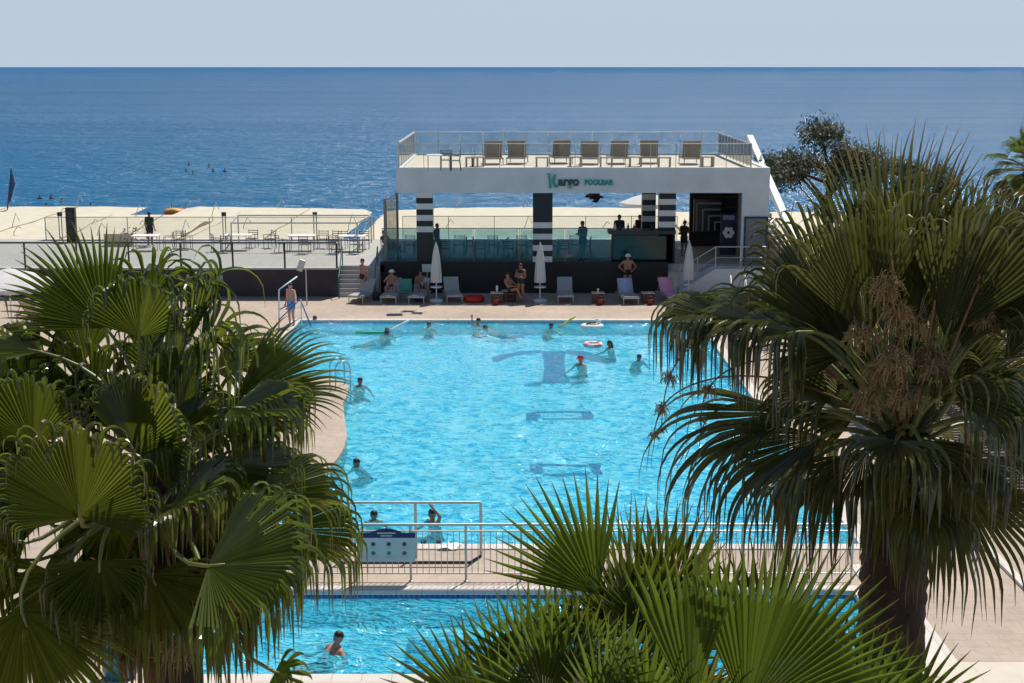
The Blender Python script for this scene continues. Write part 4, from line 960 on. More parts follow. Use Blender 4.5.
def person(loc, rz, pose, label, skin, suit='shorts', suitm=None, hairm=None, hat=None, sc=1.0, vox=.016, hair='short', group=None, over=None, top=None):
    J = dict(POSES[pose]); 
    if over: J.update(over)
    o = thing('person', loc, label, 'person', group, rz); o.scale = (sc,)*3
    b = MB(); h, nk, ch, pv = V(J['head']), V(J['neck']), V(J['chest']), V(J['pelvis'])
    up = (h-nk).normalized(); fw = V((0, -1, 0)); fw = (fw-up*fw.dot(up)).normalized()
    # head: skull, jaw, nose, ears, brow
    capsule(b, h-up*.015+fw*-.012, h+up*.035-fw*.012, .083, .082, 14); capsule(b, h-up*.03+fw*.01, h-up*.075+fw*.03, .066, .045)
    capsule(b, h+up*.015+fw*.085, h-up*.022+fw*.098, .011, .016, 8)
    for s in (-1, 1): capsule(b, h+V((s*.083, 0, 0))+up*.015, h+V((s*.083, 0, 0))-up*.02, .015, .012, 8)
    capsule(b, h+up*.03+fw*.068-V((.035, 0, 0)), h+up*.03+fw*.068+V((.035, 0, 0)), .014, .014, 8)
    capsule(b, h-up*.06, ch+up*.10, .052, .062)
    tdir = (nk-pv).normalized()
    for s in (-1, 1):
        sh = side(J['sh'], s) if 'sh'+str(s) not in J else V(J['sh'+str(s)])
        g = lambda k: (V(J[k+str(s)]) if k+str(s) in J else side(J[k], s))
        el, wr, hp, kn, an, toe = g('el'), g('wr'), g('hip'), g('kn'), g('an'), g('toe')
        capsule(b, ch+V((s*.085, 0, 0))+tdir*.03, pv+V((s*.065, 0, 0))+tdir*.06, .105, .098, 14)
        capsule(b, ch+tdir*.13, sh, .06, .058); capsule(b, ch+V((s*.09, 0, 0)), sh, .085, .06)
        capsule(b, sh, el, .052, .040); capsule(b, el, wr, .040, .027)
        capsule(b, pv+V((s*.06, 0, 0)), hp, .10, .095); capsule(b, hp, kn, .092, .058); capsule(b, kn, an, .056, .036)
        capsule(b, kn.lerp(an, .12), kn.lerp(an, .45), .05, .052)
        capsule(b, an, an.lerp(toe, .3)-V((0, 0, .01)), .037, .035); capsule(b, an.lerp(toe, .2), toe, .036, .028)
        hd = (wr-el).normalized(); capsule(b, wr, wr+hd*.075, .026, .033, 10)
    r = remesh(b, vox)
    # fingers: five tapered, unequal, slightly curled
    for s in (-1, 1):
        g = lambda k: (V(J[k+str(s)]) if k+str(s) in J else side(J[k], s))
        el, wr = g('el'), g('wr'); hd = (wr-el).normalized(); lat = hd.cross(V((0, 0, 1)))
        lat = lat.normalized() if lat.length > .2 else V((0, 1, 0)); nrm = hd.cross(lat).normalized()
        for k, (o_, ln) in enumerate(((-.026, .060), (-.009, .074), (.009, .080), (.026, .072))):
            p0 = wr+hd*.085+lat*o_; p1 = p0+hd*ln*.55+lat*o_*.25; p2 = p1+hd*ln*.4-nrm*.02*(1+.2*k)
            r.tube([p0, p1, p2], [.010, .009, .006], 6)
        p0 = wr+hd*.03+lat*.028; r.tube([p0, p0+hd*.03+lat*.03, p0+hd*.065+lat*.034], [.012, .011, .007], 6)
    r.build('body', skin, o, True)
    # eyes and mouth
    e = MB()
    for s in (-1, 1): e.lathe([(.002, -.009), (.010, 0), (.002, .009)], tuple(h+up*.008+fw*.074+V((s*.032, 0, 0))), 8)
    e.build('eyes', M_eye, o, True)
    # hair: a shell over the skull
    if hair:
        hb = MB(); capsule(hb, h+up*.03-fw*.026, h+up*.045-fw*.014, .089, .086, 14)
        capsule(hb, h+up*.0-fw*.04, h-up*.03-fw*.045, .075, .05)
        if hair == 'long':
            capsule(hb, h-up*.02-fw*.06, h-up*.17-fw*.075, .07, .055)
        hb2 = remesh(hb, .018, 2); hb2.build('hair', hairm or M_hair, o, True)
    if hat:
        hb = MB(); prof = [(.112, .045), (.110, .075), (.095, .125), (.06, .148), (.01, .155)]
        hb.lathe(prof, (h.x, h.y, h.z), 16); hb.lathe([(.10, .045), (.15, .040), (.152, .047), (.10, .055)], (h.x, h.y-.04, h.z), 16)
        hb.build('hat', hat, o, True)
    if suit:
        sb = MB(); ext_ = .42 if suit == 'shorts' else .10
        capsule(sb, pv+V((-.062, 0, 0))+tdir*.07, pv+V((.062, 0, 0))+tdir*.07, .108, .108); 
        for s in (-1, 1):
            g = lambda k: (V(J[k+str(s)]) if k+str(s) in J else side(J[k], s))
            hp, kn = g('hip'), g('kn'); capsule(sb, pv+V((s*.062, 0, 0)), hp, .113, .108); capsule(sb, hp, hp.lerp(kn, ext_), .106, .096)
        if suit == 'swimsuit' or top:
            pass
        s2 = remesh(sb, .018, 2); s2.build('swim_shorts' if suit == 'shorts' else 'swim_briefs', suitm or M_swimblack, o, True)
    if top:
        sb = MB()
        for s in (-1, 1):
            capsule(sb, ch+V((s*.085, 0, 0))+tdir*.05, pv+V((s*.066, 0, 0))+tdir*(.10 if top != 'bikini' else .42), .114, .108)
            if top != 'bikini':
                g = lambda k: (V(J[k+str(s)]) if k+str(s) in J else side(J[k], s))
                capsule(sb, ch+tdir*.12, g('sh'), .07, .07); capsule(sb, g('sh'), g('sh').lerp(g('el'), .5), .066, .058)
        s2 = remesh(sb, .02, 2); s2.build('bikini_top' if top == 'bikini' else 'shirt', suitm if top == 'bikini' else top, o, True)
    return o
def gpt(px, py, z=0): q = G(px, py, z); return q
# poolside
q = G(362, 300); person((q.x, q.y+.55, 0), -1.0, 'stand', 'bare backed person in dark trunks standing behind the end lounger by the steps', M_skin, 'briefs', M_swimblack, sc=1.02)
q = G(391, 300); person((q.x, q.y+.35, -.0), -.05, 'sitdrink', 'person in a white cap sitting on a lounger and raising a drink', M_skin, 'briefs', M_swimblack, hat=M_whitecloth)
q = G(421, 300); person((q.x, q.y+.35, 0), .2, 'sit', 'person reclining on a lounger beside the first closed parasol', M_skin2, 'shorts', M_cloth_dark)
q = G(521, 303); person((q.x, q.y+.1, 0), -.5, 'hold', 'standing person with folded arms in black swimwear facing a companion', M_skin2, 'briefs', M_swimblack, hair='long', hairm=M_hairb, top='bikini')
q = G(515, 302); person((q.x-.15, q.y+.15, 0), .9, 'sit', 'seated person in dark swimwear leaning beside the standing companion', M_skin, 'briefs', M_swimblack, hairm=M_hairb)
b = MB(); b.bb(-.3, .3, -.35, .3, .36, .40); b.bb(-.28, -.24, -.3, .25, 0, .36); b.bb(.24, .28, -.3, .25, 0, .36); tag(b.build('stool', M_wood, None, False, (q.x-.15, q.y+.2, 0)), 'low brown stool under the seated person beside the standing companion', 'stool')
q = G(629, 299); person((q.x+.05, q.y+1.55, 0), .1, 'akimbo', 'sunburnt person in a white cap standing hands on hips behind the blue towel lounger', M_skin, 'briefs', M_swimblack, hat=M_whitecloth, sc=1.03)
q = G(291, 327); person((q.x, q.y+.2, 0), -.6, 'stand', 'person in pale blue shorts standing at the white and blue entry rail', M_skin3, 'shorts', M_shortsblue, sc=1.0, over={'el1': (.34, -.1, 1.22), 'wr1': (.48, -.24, 1.08), 'sh1': (.18, 0, 1.40)})
q = G(152, 305); person((q.x-.1, q.y+.5, 0), .2, 'stand', 'sunburnt person on the left deck half hidden behind palm fronds', M_skin, 'shorts', M_cloth_dark)
# terrace and bar
q = at(150, 236, 69); person((q.x, 69, ZT), 2.8, 'stand', 'person in a dark green shirt standing on the left terrace by the plant tub', M_skin2, 'shorts', M_cloth_dark, top=mat('dark_green_cloth', (.02, .05, .025), .8))
q = at(437, 240, 64.5); person((q.x, 64.5, ZT), 1.2, 'stand', 'person in a dark purple top standing beside the first striped column', M_skin2, 'shorts', M_cloth_dark, top=mat('plum_cloth', (.04, .03, .055), .8), sc=.95)
q = at(583, 240, 63.6); person((q.x, 63.6, ZT), -.8, 'hold', 'person in dark clothes leaning in at the left end of the bar counter', M_skin2, 'shorts', M_cloth_dark, top=M_cloth_dark, sc=1.08)
q = at(619, 240, 65.2); person((q.x, 65.2, ZT+.18), .2, 'stand', 'barkeeper in black standing behind the middle of the counter', M_skin2, 'shorts', M_cloth_dark, top=M_cloth_dark, sc=1.04)
q = at(650, 240, 66.6); person((q.x-.5, 66.6, ZT+.1), -.6, 'stand', 'barkeeper in black half hidden by the banded columns', M_skin2, 'shorts', M_cloth_dark, top=mat('black_shirt', (.02, .02, .022), .8), sc=1.0)
q = at(684, 240, 65); person((q.x, 65, ZT), 2.4, 'hold', 'person in dark clothes at the right end of the counter near the kitchen wall', M_skin2, 'shorts', M_cloth_dark, top=mat('brown_shirt', (.04, .025, .02), .8))
q = at(388, 243, 65); person((q.x, 65, ZT), 1.0, 'sit', 'person sitting at the table just inside the left end of the tinted glass', M_skin2, 'shorts', M_cloth_dark, top=mat('maroon_shirt', (.06, .02, .02), .8))
# swimmers in the big pool
WZ = -.075
sw = [
 ((315, 322), 'spread', .0, M_skin, 'dark haired bather with arms spread along the far left corner of the pool', {}),
 ((387, 333), 'low', .3, M_skin2, 'bather holding a white foam noodle near the far side of the pool', {}),
 ((382, 335), 'swim', 2.2, M_skin2, 'bather lying on a green foam noodle near the far side', {}),
 ((429, 327), 'low', .1, M_skin, 'dark haired bather facing the viewer near the far side below the first parasol', {}),
 ((478, 325), 'tread', 1.0, M_skin, 'bather raising an arm at the far side of the pool', {'el-1': (-.34, .05, .28), 'wr-1': (-.42, .0, .52)}),
 ((491, 329), 'swim', -1.5, M_skin, 'swimmer with legs trailing just in front of the bather raising an arm', {}),
 ((551, 328), 'low', .6, M_skin2, 'bather holding a yellow foam noodle below the middle parasol', {}),
 ((610, 348), 'tread', -1.3, M_skin2, 'long haired bather pushing the pink and white ring', {}),
 ((581, 364), 'tread', -.7, M_skin, 'bather in a red cap over the dark floor mark', {}),
 ((639, 360), 'low', .4, M_skin2, 'bather furthest along the pool toward the palm fronds', {}),
 ((360, 386), 'tread', .5, M_skin2, 'bather beside the chrome hoop ladder', {}),
 ((433, 521), 'tread', -.9, M_skin2, 'bather with one arm raised in the water behind the goal frame', {'el1': (.30, -.02, .36), 'wr1': (.12, -.08, .52)}),
 ((374, 519), 'low', .2, M_skin2, 'dark haired bather half hidden by the palm next to the goal frame', {}),
 ((357, 466), 'low', -.8, M_skin2, 'bather beside the rounded lower end of the deck peninsula', {}),
]
for i, ((px, py), pose, rz, sk, lab, ov) in enumerate(sw):
    q = G(px, py, WZ)
    person((q.x, q.y, WZ-{'tread': .17, 'low': .11, 'spread': .12, 'swim': .07, 'bend': .06}[pose]), rz, pose, lab, sk, 'shorts' if i % 2 else 'briefs', [M_swimblack, M_navy, M_shortsblue, M_redcloth][i % 4], hair='long' if i in (7,) else 'short', hat=M_redcloth if i == 8 else None, over=ov, vox=.017, hairm=M_hair)
q = G(321, 657, -.10); person((q.x-.02, q.y+.05, -.10), -.85, 'recline', 'person in the small pool leaning back with legs stretched out under water', M_skin, 'shorts', M_swimblack, hairm=M_hair, vox=.011, sc=1.0)
# floats
def noodle(px, py, pts, m, label):
    q = G(px, py, WZ); b = MB(); b.tube(pts, .045, 8); tag(b.build('foam_noodle', m, None, True, (q.x, q.y, WZ)), label, 'foam noodle')
noodle(387, 331, [(.0, -.2, .0), (.25, -.1, .10), (.6, .0, .28), (.95, .05, .45)], M_foamwhite, 'white foam noodle sticking up out of the water')
noodle(372, 333, [(-.6, 0, .03), (-.2, -.15, .05), (.2, -.1, .05), (.5, 0, .02)], M_green, 'green foam noodle floating flat on the water')
noodle(560, 327, [(-.1, -.2, .0), (.15, -.1, .12), (.4, .0, .30), (.6, .05, .42)], M_yellow, 'yellow foam noodle held up at a slant')
noodle(462, 322, [(-.6, 0, .10), (-.3, .0, .04), (.2, .1, .03), (.5, .1, .04)], M_foamwhite, 'white foam noodle lying on the water at the far side')
q = G(592, 328, WZ); fl_ = thing('inflatable_boat', (q.x, q.y, WZ), 'small white and grey inflatable animal shaped float at the far side of the pool', 'inflatable', None, .2)
b = MB(); torus(b, .42, .15, c=(0, 0, .10)); 
b.v = [(x*1.25, y, z) for x, y, z in b.v]; b.build('hull', M_foamwhite, fl_, True)
b = MB(); b.lathe([(.3, .06), (.28, .1), (.02, .1)], n=16); b.build('floor', M_dark, fl_)
b = MB(); b.tube([(.45, 0, .2), (.42, 0, .38), (.30, 0, .46), (.15, 0, .44)], [.12, .12, .13, .06], 10); b.build('head', M_foamwhite, fl_, True)
b = MB(); b.tube([(-.35, .1, .22), (0, .16, .30), (.3, .12, .30)], .05, 8); b.build('grey_stripe', M_dark, fl_, True); fl_.scale = (.66,)*3
q = G(593, 345, WZ); b = MB(); torus(b, .36, .11, c=(0, 0, .06), n=28)
r_ = thing('float_ring', (q.x, q.y, WZ), 'pink and white inflatable ring in front of the long haired bather', 'float ring', None, .1); b.build('ring', M_foamwhite, r_, True)
b = MB(); m_ = 10
for k in range(4):
    a0_ = k*PI/2; vs = []
    for i in range(7):
        a = a0_+i*PI/4/6
        for j in range(m_):
            t_ = 2*PI*j/m_; rr = .36+.114*math.cos(t_); vs.append((rr*math.cos(a), rr*math.sin(a), .06+.114*math.sin(t_)))
    b.add(vs, [(i*m_+j, (i+1)*m_+j, (i+1)*m_+(j+1) % m_, i*m_+(j+1) % m_) for i in range(6) for j in range(m_)])
b.build('pink_stripe', M_red if 0 else mat('coral_vinyl', (.75, .25, .28), .4), r_, True); r_.scale = (.78,)*3; r_.location.z -= .03
# bathers in the sea: one small figure, copied
sea_src = None
sea = [(40, 199), (51, 199), (62, 202), (46, 207.5), (91, 207.5), (189, 165.5), (209, 167.5), (186, 172), (213, 172), (225, 172), (193, 174)]
sl_ = ['third of the loose trio nearest the flag', 'middle of the loose trio nearest the flag', 'outermost of the loose trio nearest the flag', 'close to shore just right of the flag', 'close to shore behind the black speaker tower', 'first of the far group out at sea', 'outermost at the top of the far group', 'nearest on one side of the far group', 'middle of the far group out at sea', 'last of the far group toward open water', 'lowest of the far group out at sea']
for i, (px, py) in enumerate(sea):
    q = G(px, py, -3.5)
    lab = 'dark head of a sea bather, '+sl_[i]
    if i == 0: sea_src = person((q.x, q.y, -3.5), .4, 'tread', lab, M_skin2, None, None, vox=.03, group='bathers out in the sea')
    else: again(sea_src, (q.x, q.y, -3.5), rnd.uniform(-2, 2), lab)
q = G(175, 214, -3.5); vb = thing('inflatable_lounge', (q.x, q.y, -3.5), 'orange and yellow inflatable floating close to the shore between two canopies', 'inflatable')
b = MB(); torus(b, .75, .30, c=(0, 0, .2), sz=1); b.build('ring', M_orange, vb, True); b = MB(); b.tube([(-.7, -.35, .3), (0, -.75, .35), (.7, -.4, .3)], [.22, .28, .22], 10); b.build('yellow_bolster', M_yellow, vb, True)
person((q.x-.3, q.y+.1, -3.1), .2, 'tread', 'person riding the orange and yellow inflatable', M_skin2, 'shorts', M_redcloth, vox=.03)
q = at(3, 200, 98.5); person((q.x, 98.5, -2.9+.0), 1.2, 'stand', 'dark clothed person standing by the feather flag', M_skin2, 'shorts', M_cloth_dark, top=M_cloth_dark, vox=.03, sc=1.0)

# ================================================================== PALMS AND TREES
M_leafA = mat_leaf('fan_palm_leaf', (.072, .100, .015), (.17, .215, .020))
M_leafB = mat_leaf('grey_green_palm_leaf', (.072, .084, .027), (.11, .125, .025), dryfrom=.84, tmix=.36)
M_leafC = mat_leaf('bright_palm_leaf', (.055, .100, .015), (.165, .235, .022), dryfrom=.95)
M_leafdry = mat_leaf('dry_palm_leaf', (.17, .11, .05), (.18, .11, .04), dryfrom=.6, rough=.7)
M_petiole = mat('pale_green_petiole', (.16, .17, .05), .4, .2, 8)
M_petdry = mat('dry_petiole', (.16, .09, .04), .7, .25, 8)
M_trunk = mat_bark('palm_bark', (.018, .012, .008), (.060, .040, .026))
M_stalk = mat('rust_flower_stalk', (.20, .10, .035), .7, .3, 9)
M_straw = mat('straw_flower_spray', (.30, .19, .08), .8, .25, 14)
def blade(H, A, N, Rl, spread, nseg, split=.5, fold=.15, hang=.0, hang_from=.6, sag=.15, jitter=.06, rs=None, front=None, sw=.042):
    """fan blade mesh: pleated, joined to the split, then free fingers that fold over and hang; world coordinates"""
    rs = rs or rnd
    b = MB(); A = V(A).normalized(); N = (V(N)-A*V(N).dot(A)).normalized(); S = A.cross(N).normalized()
    n1 = [.02, .2, .4, split]
    steps = [x if x < split else split for x in n1[:3]]+[split]+[split+(1-split)*k for k in (.14, .26, .36, .46, .58, .72, .87, 1.0)]
    sp = R(spread); nseg = max(10, int(2*sp*Rl*split/sw)); dth = 2*sp/nseg
    down = V((0, 0, -1))
    for i in range(nseg):
        thc = -sp+dth*(i+.5)
        L = Rl*(.58+.42*math.cos(thc*.85))*(1+rs.uniform(-jitter, jitter))
        free_tw = rs.uniform(-.35, .35); dj = rs.choice((0, 0, 0, .05, .10)); tone = min(1, max(0, rs.gauss(.45, .24)))
        if rs.random() < .06: L *= rs.uniform(.72, .9)
        hg = hang*(1+rs.uniform(-.25, .25)); hf = hang_from+rs.uniform(-.05, .05)
        lines = []
        for q in (-1, 0, 1):
            th = thc+q*dth*.5
            lines.append((A*math.cos(th)+S*math.sin(th)+N*fold*abs(math.sin(th))).normalized())
        prev = 0; base = len(b.v); centre = V(H); cd = lines[1].copy()
        bias = (front if front is not None else N)*rs.choice((1, 1, 1, -.6)) if hang > 0 else N
        sv = rs.uniform(.8, 1.2); swing = S*rs.uniform(-.12, .12)
        for k, st in enumerate(steps):
            dl = (st-prev)*L; prev = st
            cd = (cd+down*sag*sv*(dl/L)*(.4+st)).normalized()
            if st > hf and hang > 0:
                tgt = (down+bias*.10+swing).normalized(); ang = cd.angle(tgt)
                if ang > .02:
                    piv = cd.cross((tgt+bias*.5) if ang > 2.2 else tgt)
                    if piv.length > 1e-4:
                        cd = Quaternion(piv.normalized(), min(ang, hg*(dl/L)*7.0)) @ cd
            centre = centre+cd*dl
            wj = 2*math.tan(dth*.5)*min(st, split)*L*1.02
            if st > split:
                f = (st-split)/(1-split); wj = 2*math.tan(dth*.5)*split*L*(1-f**1.25)**1.1+.003
            side_ = (lines[2]-lines[0]); side_ = side_-cd*side_.dot(cd)
            side_ = side_.normalized() if side_.length > 1e-6 else S
            nn = cd.cross(side_).normalized()
            if st > split:
                a_ = free_tw*(st-split)*2; side_ = (side_*math.cos(a_)+nn*math.sin(a_)); nn = cd.cross(side_).normalized()
            pl = wj*.8*(1 if st <= split else .6)
            for q in (-1, 0, 1):
                b.v.append(tuple(centre+side_*(q*wj*.5)+nn*(pl*.5 if q == 0 else -pl*.5)))
                b.at.append(st+dj*(st > .5)); b.tn.append(tone)
        for k in range(len(steps)-1):
            o = base+k*3
            b.f += [(o, o+1, o+4, o+3), (o+1, o+2, o+5, o+4)]
    b.mi = [0]*len(b.f)
    return b
def frond(root, C, H, A, N, Rl, spread, nseg=38, leaf=None, pet=None, arch=.2, dry=False, pr=.022, **kw):
    L0 = root.location
    b = blade(H, A, N, Rl, spread, nseg, **kw)
    b.v = [tuple(V(p)-L0) for p in b.v]
    o = b.build('frond', leaf or M_leafA, root, False)
    C, H, A = V(C), V(H), V(A).normalized(); D = (H-C).length
    pts = []
    for k in range(9):
        t_ = k/8; c1 = C.lerp(H, .4)+V((0, 0, arch*D)); c2 = H-A*D*.3
        p = C*(1-t_)**3+c1*3*t_*(1-t_)**2+c2*3*t_*t_*(1-t_)+H*t_**3; pts.append(p-L0)
    pts.append(H+A*Rl*.12-L0); 
    pb = MB(); pb.tube(pts, [pr*(1.5-.9*k/9) for k in range(10)], 6); pb.build('petiole', M_petdry if dry else (pet or M_petiole), o, True)
    return o
def scr(ang, tow, up=V((0, 0, 1))):
    a = R(ang); return V((math.cos(a), -tow, math.sin(a))).normalized()
def trunk_mesh(root, pts, rad, name='trunk', m=None, rough=.10, n=18, rings=60):
    pts = [V(p) for p in pts]; b = MB(); prs = []; rr = []
    for k in range(rings+1):
        t_ = k/rings*(len(pts)-1); i = min(int(t_), len(pts)-2); f = t_-i
        prs.append(pts[i].lerp(pts[i+1], f)-root.location); rr.append((rad[i]*(1-f)+rad[i+1]*f)*(1+.07*(k % 2)))
    b.tube(prs, rr, n)
    b.v = [(x+rnd.uniform(-1, 1)*rough*rad[0]*.5, y+rnd.uniform(-1, 1)*rough*rad[0]*.5, z+rnd.uniform(-.01, .01)) for x, y, z in b.v]
    return b.build(name, m or M_trunk, root, True)
def crown_fill(root, C, n, P, Rl, leaf, el0=80, el1=-60, seed=1, spread=95, nseg=34, skip=None, dryfrom=.82, hang=.35, hang_from=.55, pr=.02, split=.5, sag=.15, avoid_front=0.0, pmin=.7, az0=0, azr=360):
    rs = random.Random(seed)
    for i in range(n):
        az = R(az0+ (i*137.5 % 360)*azr/360 + rs.uniform(-12, 12)); u = (i+.5)/n; el = R(el0+(el1-el0)*u+rs.uniform(-7, 7))
        d = V((math.cos(az)*math.cos(el), math.sin(az)*math.cos(el), math.sin(el)))
        if avoid_front and d.y < -avoid_front and el > R(-35): continue
        p = P*rs.uniform(pmin, 1.1)*(1-.15*u); H = C+d*p+V((0, 0, -.12*p))
        A = (d+V((0, 0, -.25-.35*u))).normalized(); N = V((0, 0, 1))-A*A.z+d*.2
        dr = u > dryfrom
        frond(root, C, H, A, N, Rl*rs.uniform(.85, 1.12), spread*rs.uniform(.85, 1.1), nseg, M_leafdry if dr else leaf, None, .15, dr, pr, hang=hang*(1.4 if dr else 1), hang_from=hang_from, split=split, sag=sag, rs=rs, fold=.25 if not dr else .6)
def flower_stalk(root, pts, r0, tufts, m=None):
    L0 = root.location; pts = [V(p)-L0 for p in pts]
    b = MB(); b.tube(pts, [r0*(1-.6*k/(len(pts)-1)) for k in range(len(pts))], 6); o = b.build('flower_stalk', M_stalk, root, True)
    for (c, rad, k) in tufts:
        c = V(c)-L0; b = MB()
        for i in range(k):
            d = V((rnd.gauss(0, 1), rnd.gauss(0, 1), rnd.gauss(.25, .7))).normalized()
            l = rad*rnd.uniform(.5, 1.1); p1 = c+d*l*.6; p2 = p1+(d*.5+V((0, 0, -.9))).normalized()*l*.55
            b.tube([c, p1, p2], [.007, .006, .003], 3, cap=False)
            for q in range(3):
                e = V((rnd.gauss(0, 1), rnd.gauss(0, 1), rnd.gauss(0, 1))).normalized()*rad*.25; pp = p1.lerp(p2, q/3)
                b.tube([pp, pp+e], [.004, .002], 3, cap=False)
        b.build('flower_spray', M_straw, o)
    return o
# ---- left palm
YL = 12.0
CL = at(165, 480, YL)
lp = thing('fan_palm', (CL.x, CL.y, 0), 'big glossy fan palm with leaf tips folded over and hanging, beside the deck peninsula', 'palm tree')
trunk_mesh(lp, [(CL.x-.12, YL, 0), (CL.x-.02, YL, 3), (CL.x, YL, CL.z+.15)], [.33, .28, .24])
def lf(px, py, dY, ang, tow, f, Rl, spread, nx=0.0, **kw):
    H = at(px, py, YL+dY); A = scr(ang, tow); N = V((nx, -f, 1-abs(f)*.6))
    return frond(lp, CL+V((rnd.uniform(-.12, .12), rnd.uniform(-.12, .12), rnd.uniform(-.2, .1))), H, A, N, Rl, spread, kw.pop('nseg', 44), kw.pop('leaf', M_leafA), None, kw.pop('arch', .15), **kw)
CAMD = V((0, -1, 0))
HG = dict(hang=1.7, hang_from=.60, sag=.05, fold=.22, split=.56)
HL = dict(hang=1.9, hang_from=.74, sag=.02, fold=.14, split=.68)
# upper group
lf(106, 328, .3, 128, .0, .85, .98, 54, hang=.12, hang_from=.75, sag=.02, fold=.15, split=.6)
lf(139, 337, -.1, 86, .1, .95, .74, 72, hang=2.4, hang_from=.72, sag=0, fold=.25, split=.66)
lf(150, 300, .6, 80, -.1, .7, .70, 70, hang=1.0, hang_from=.6, sag=0, fold=.2, split=.6)
lf(190, 338, .5, 57, .0, .25, 1.40, 50, -.95, hang=.9, hang_from=.42, sag=.06, fold=.8, split=.46)
lf(198, 362, .2, 44, .1, .25, 1.25, 52, -.85, hang=.9, hang_from=.42, sag=.08, fold=.7, split=.46)
lf(215, 372, .7, 24, .0, .4, .95, 62, hang=.6, hang_from=.5, sag=.05, fold=.3, split=.5)
# right side, edge on, fringes hanging
lf(236, 398, .2, 9, .0, .45, 1.12, 66, hang=.3, hang_from=.75, sag=.03, fold=.3, split=.6)
lf(232, 408, -.3, 2, .2, .12, 1.05, 74, **HG)
lf(252, 496, -.3, 0, .1, .15, 1.20, 70, hang=1.2, hang_from=.62, sag=.1, fold=.35, split=.55)
lf(225, 470, -.6, -6, .5, .2, 1.0, 80, **HG)
lf(278, 530, -.4, -14, .0, .3, 1.15, 66, hang=1.2, hang_from=.6, sag=.12, fold=.4, split=.52)
# centre
lf(135, 452, -.5, 60, .3, .75, .98, 84, **HL)
lf(165, 440, -.3, 30, .4, .3, 1.0, 90, **HG)
lf(172, 505, -.9, 28, .5, .3, 1.05, 90, **HG)
lf(180, 402, .3, 80, -.2, .4, .8, 66, **HG)
lf(95, 402, .5, 118, -.2, .5, .85, 70, **HG)
# the two big fans turned to the viewer
lf(80, 517, -1.2, 88, .15, .95, 1.10, 104, leaf=M_leafA, **HL)
lf(208, 566, -1.8, 14, .45, .55, 1.36, 78, leaf=M_leafC, hang=1.9, hang_from=.62, sag=.03, fold=.12, split=.58)
# left edge
lf(33, 445, -.5, 100, .2, .8, .85, 82, **HL)
lf(-18, 450, -.2, 80, .2, .6, .95, 90, **HG)
lf(40, 352, .5, 168, .0, .2, .95, 70, .1, **HG)
lf(60, 398, .3, 172, .2, .2, 1.0, 80, **HG)
lf(30, 500, -.6, 168, .4, .25, .95, 85, **HG)
lf(10, 540, -.9, 140, .5, .3, .95, 85, **HG)
lf(-5, 330, 1.0, 150, .0, .3, .75, 55, hang=.9, hang_from=.4, sag=.1, fold=.6, split=.42, leaf=M_leafB)
# bottom
lf(22, 612, -1.2, -60, .6, .5, 1.15, 96, hang=.2, hang_from=.7, sag=.05, fold=.15, split=.6)
lf(100, 560, -1.0, -85, .7, .4, .9, 85, **HG)
lf(150, 575, -.9, -50, .6, .4, .95, 85, **HG)
lf(60, 575, -.7, -120, .4, .4, .95, 85, **HG)
lf(215, 600, -.5, -60, .3, .4, .8, 75, leaf=M_leafdry, hang=1.0, hang_from=.5, sag=.2, fold=.5, split=.5)
lf(150, 620, -.5, -85, .3, .4, .8, 75, leaf=M_leafdry, hang=1.0, hang_from=.5, sag=.2, fold=.5, split=.5)
lf(275, 672, -1.4, -12, .3, .6, .34, 85, hang=.8, hang_from=.7, sag=.05, fold=.2, split=.7, leaf=M_leafC, arch=.05)
lf(45, 520, -.2, 120, .2, .6, .95, 90, **HG)
lf(15, 480, .3, 100, .1, .6, .9, 90, **HG)
lf(120, 430, .4, 85, .0, .7, .9, 80, **HG)
lf(70, 430, .6, 100, .0, .7, .9, 80, **HG)
lf(195, 440, .5, 50, .1, .5, .95, 80, **HG)
lf(165, 380, .8, 90, -.1, .7, .9, 70, **HG)
lf(85, 360, .8, 120, -.1, .6, .9, 70, **HG)
lf(25, 395, .6, 140, .0, .5, .9, 80, **HG)
lf(230, 440, .5, 30, .1, .4, .95, 75, **HG)
lf(-5, 500, -.3, 110, .3, .6, .95, 90, **HG)
lf(20, 560, -.5, 160, .3, .5, 1.0, 90, **HG)
lf(110, 520, .3, -90, .3, .7, 1.0, 90, **HG)
lf(200, 510, .3, -50, .2, .6, 1.0, 85, **HG)
lf(245, 560, .1, -35, .2, .5, .9, 80, **HG)
crown_fill(lp, CL, 30, .95, .95, M_leafA, 45, -78, 11, 84, 34, hang=1.1, hang_from=.58, avoid_front=.05, pr=.022, dryfrom=.75, split=.54)
flower_stalk(lp, [CL, CL+V((.35, -.3, -.2)), CL+V((.75, -.5, -.9))], .02, [(CL+V((.75, -.5, -.9)), .28, 90), (CL+V((.55, -.4, -.6)), .2, 50)])
flower_stalk(lp, [CL, CL+V((.1, -.5, -.3)), CL+V((.25, -.8, -1.2))], .02, [(CL+V((.25, -.8, -1.2)), .25, 80)])
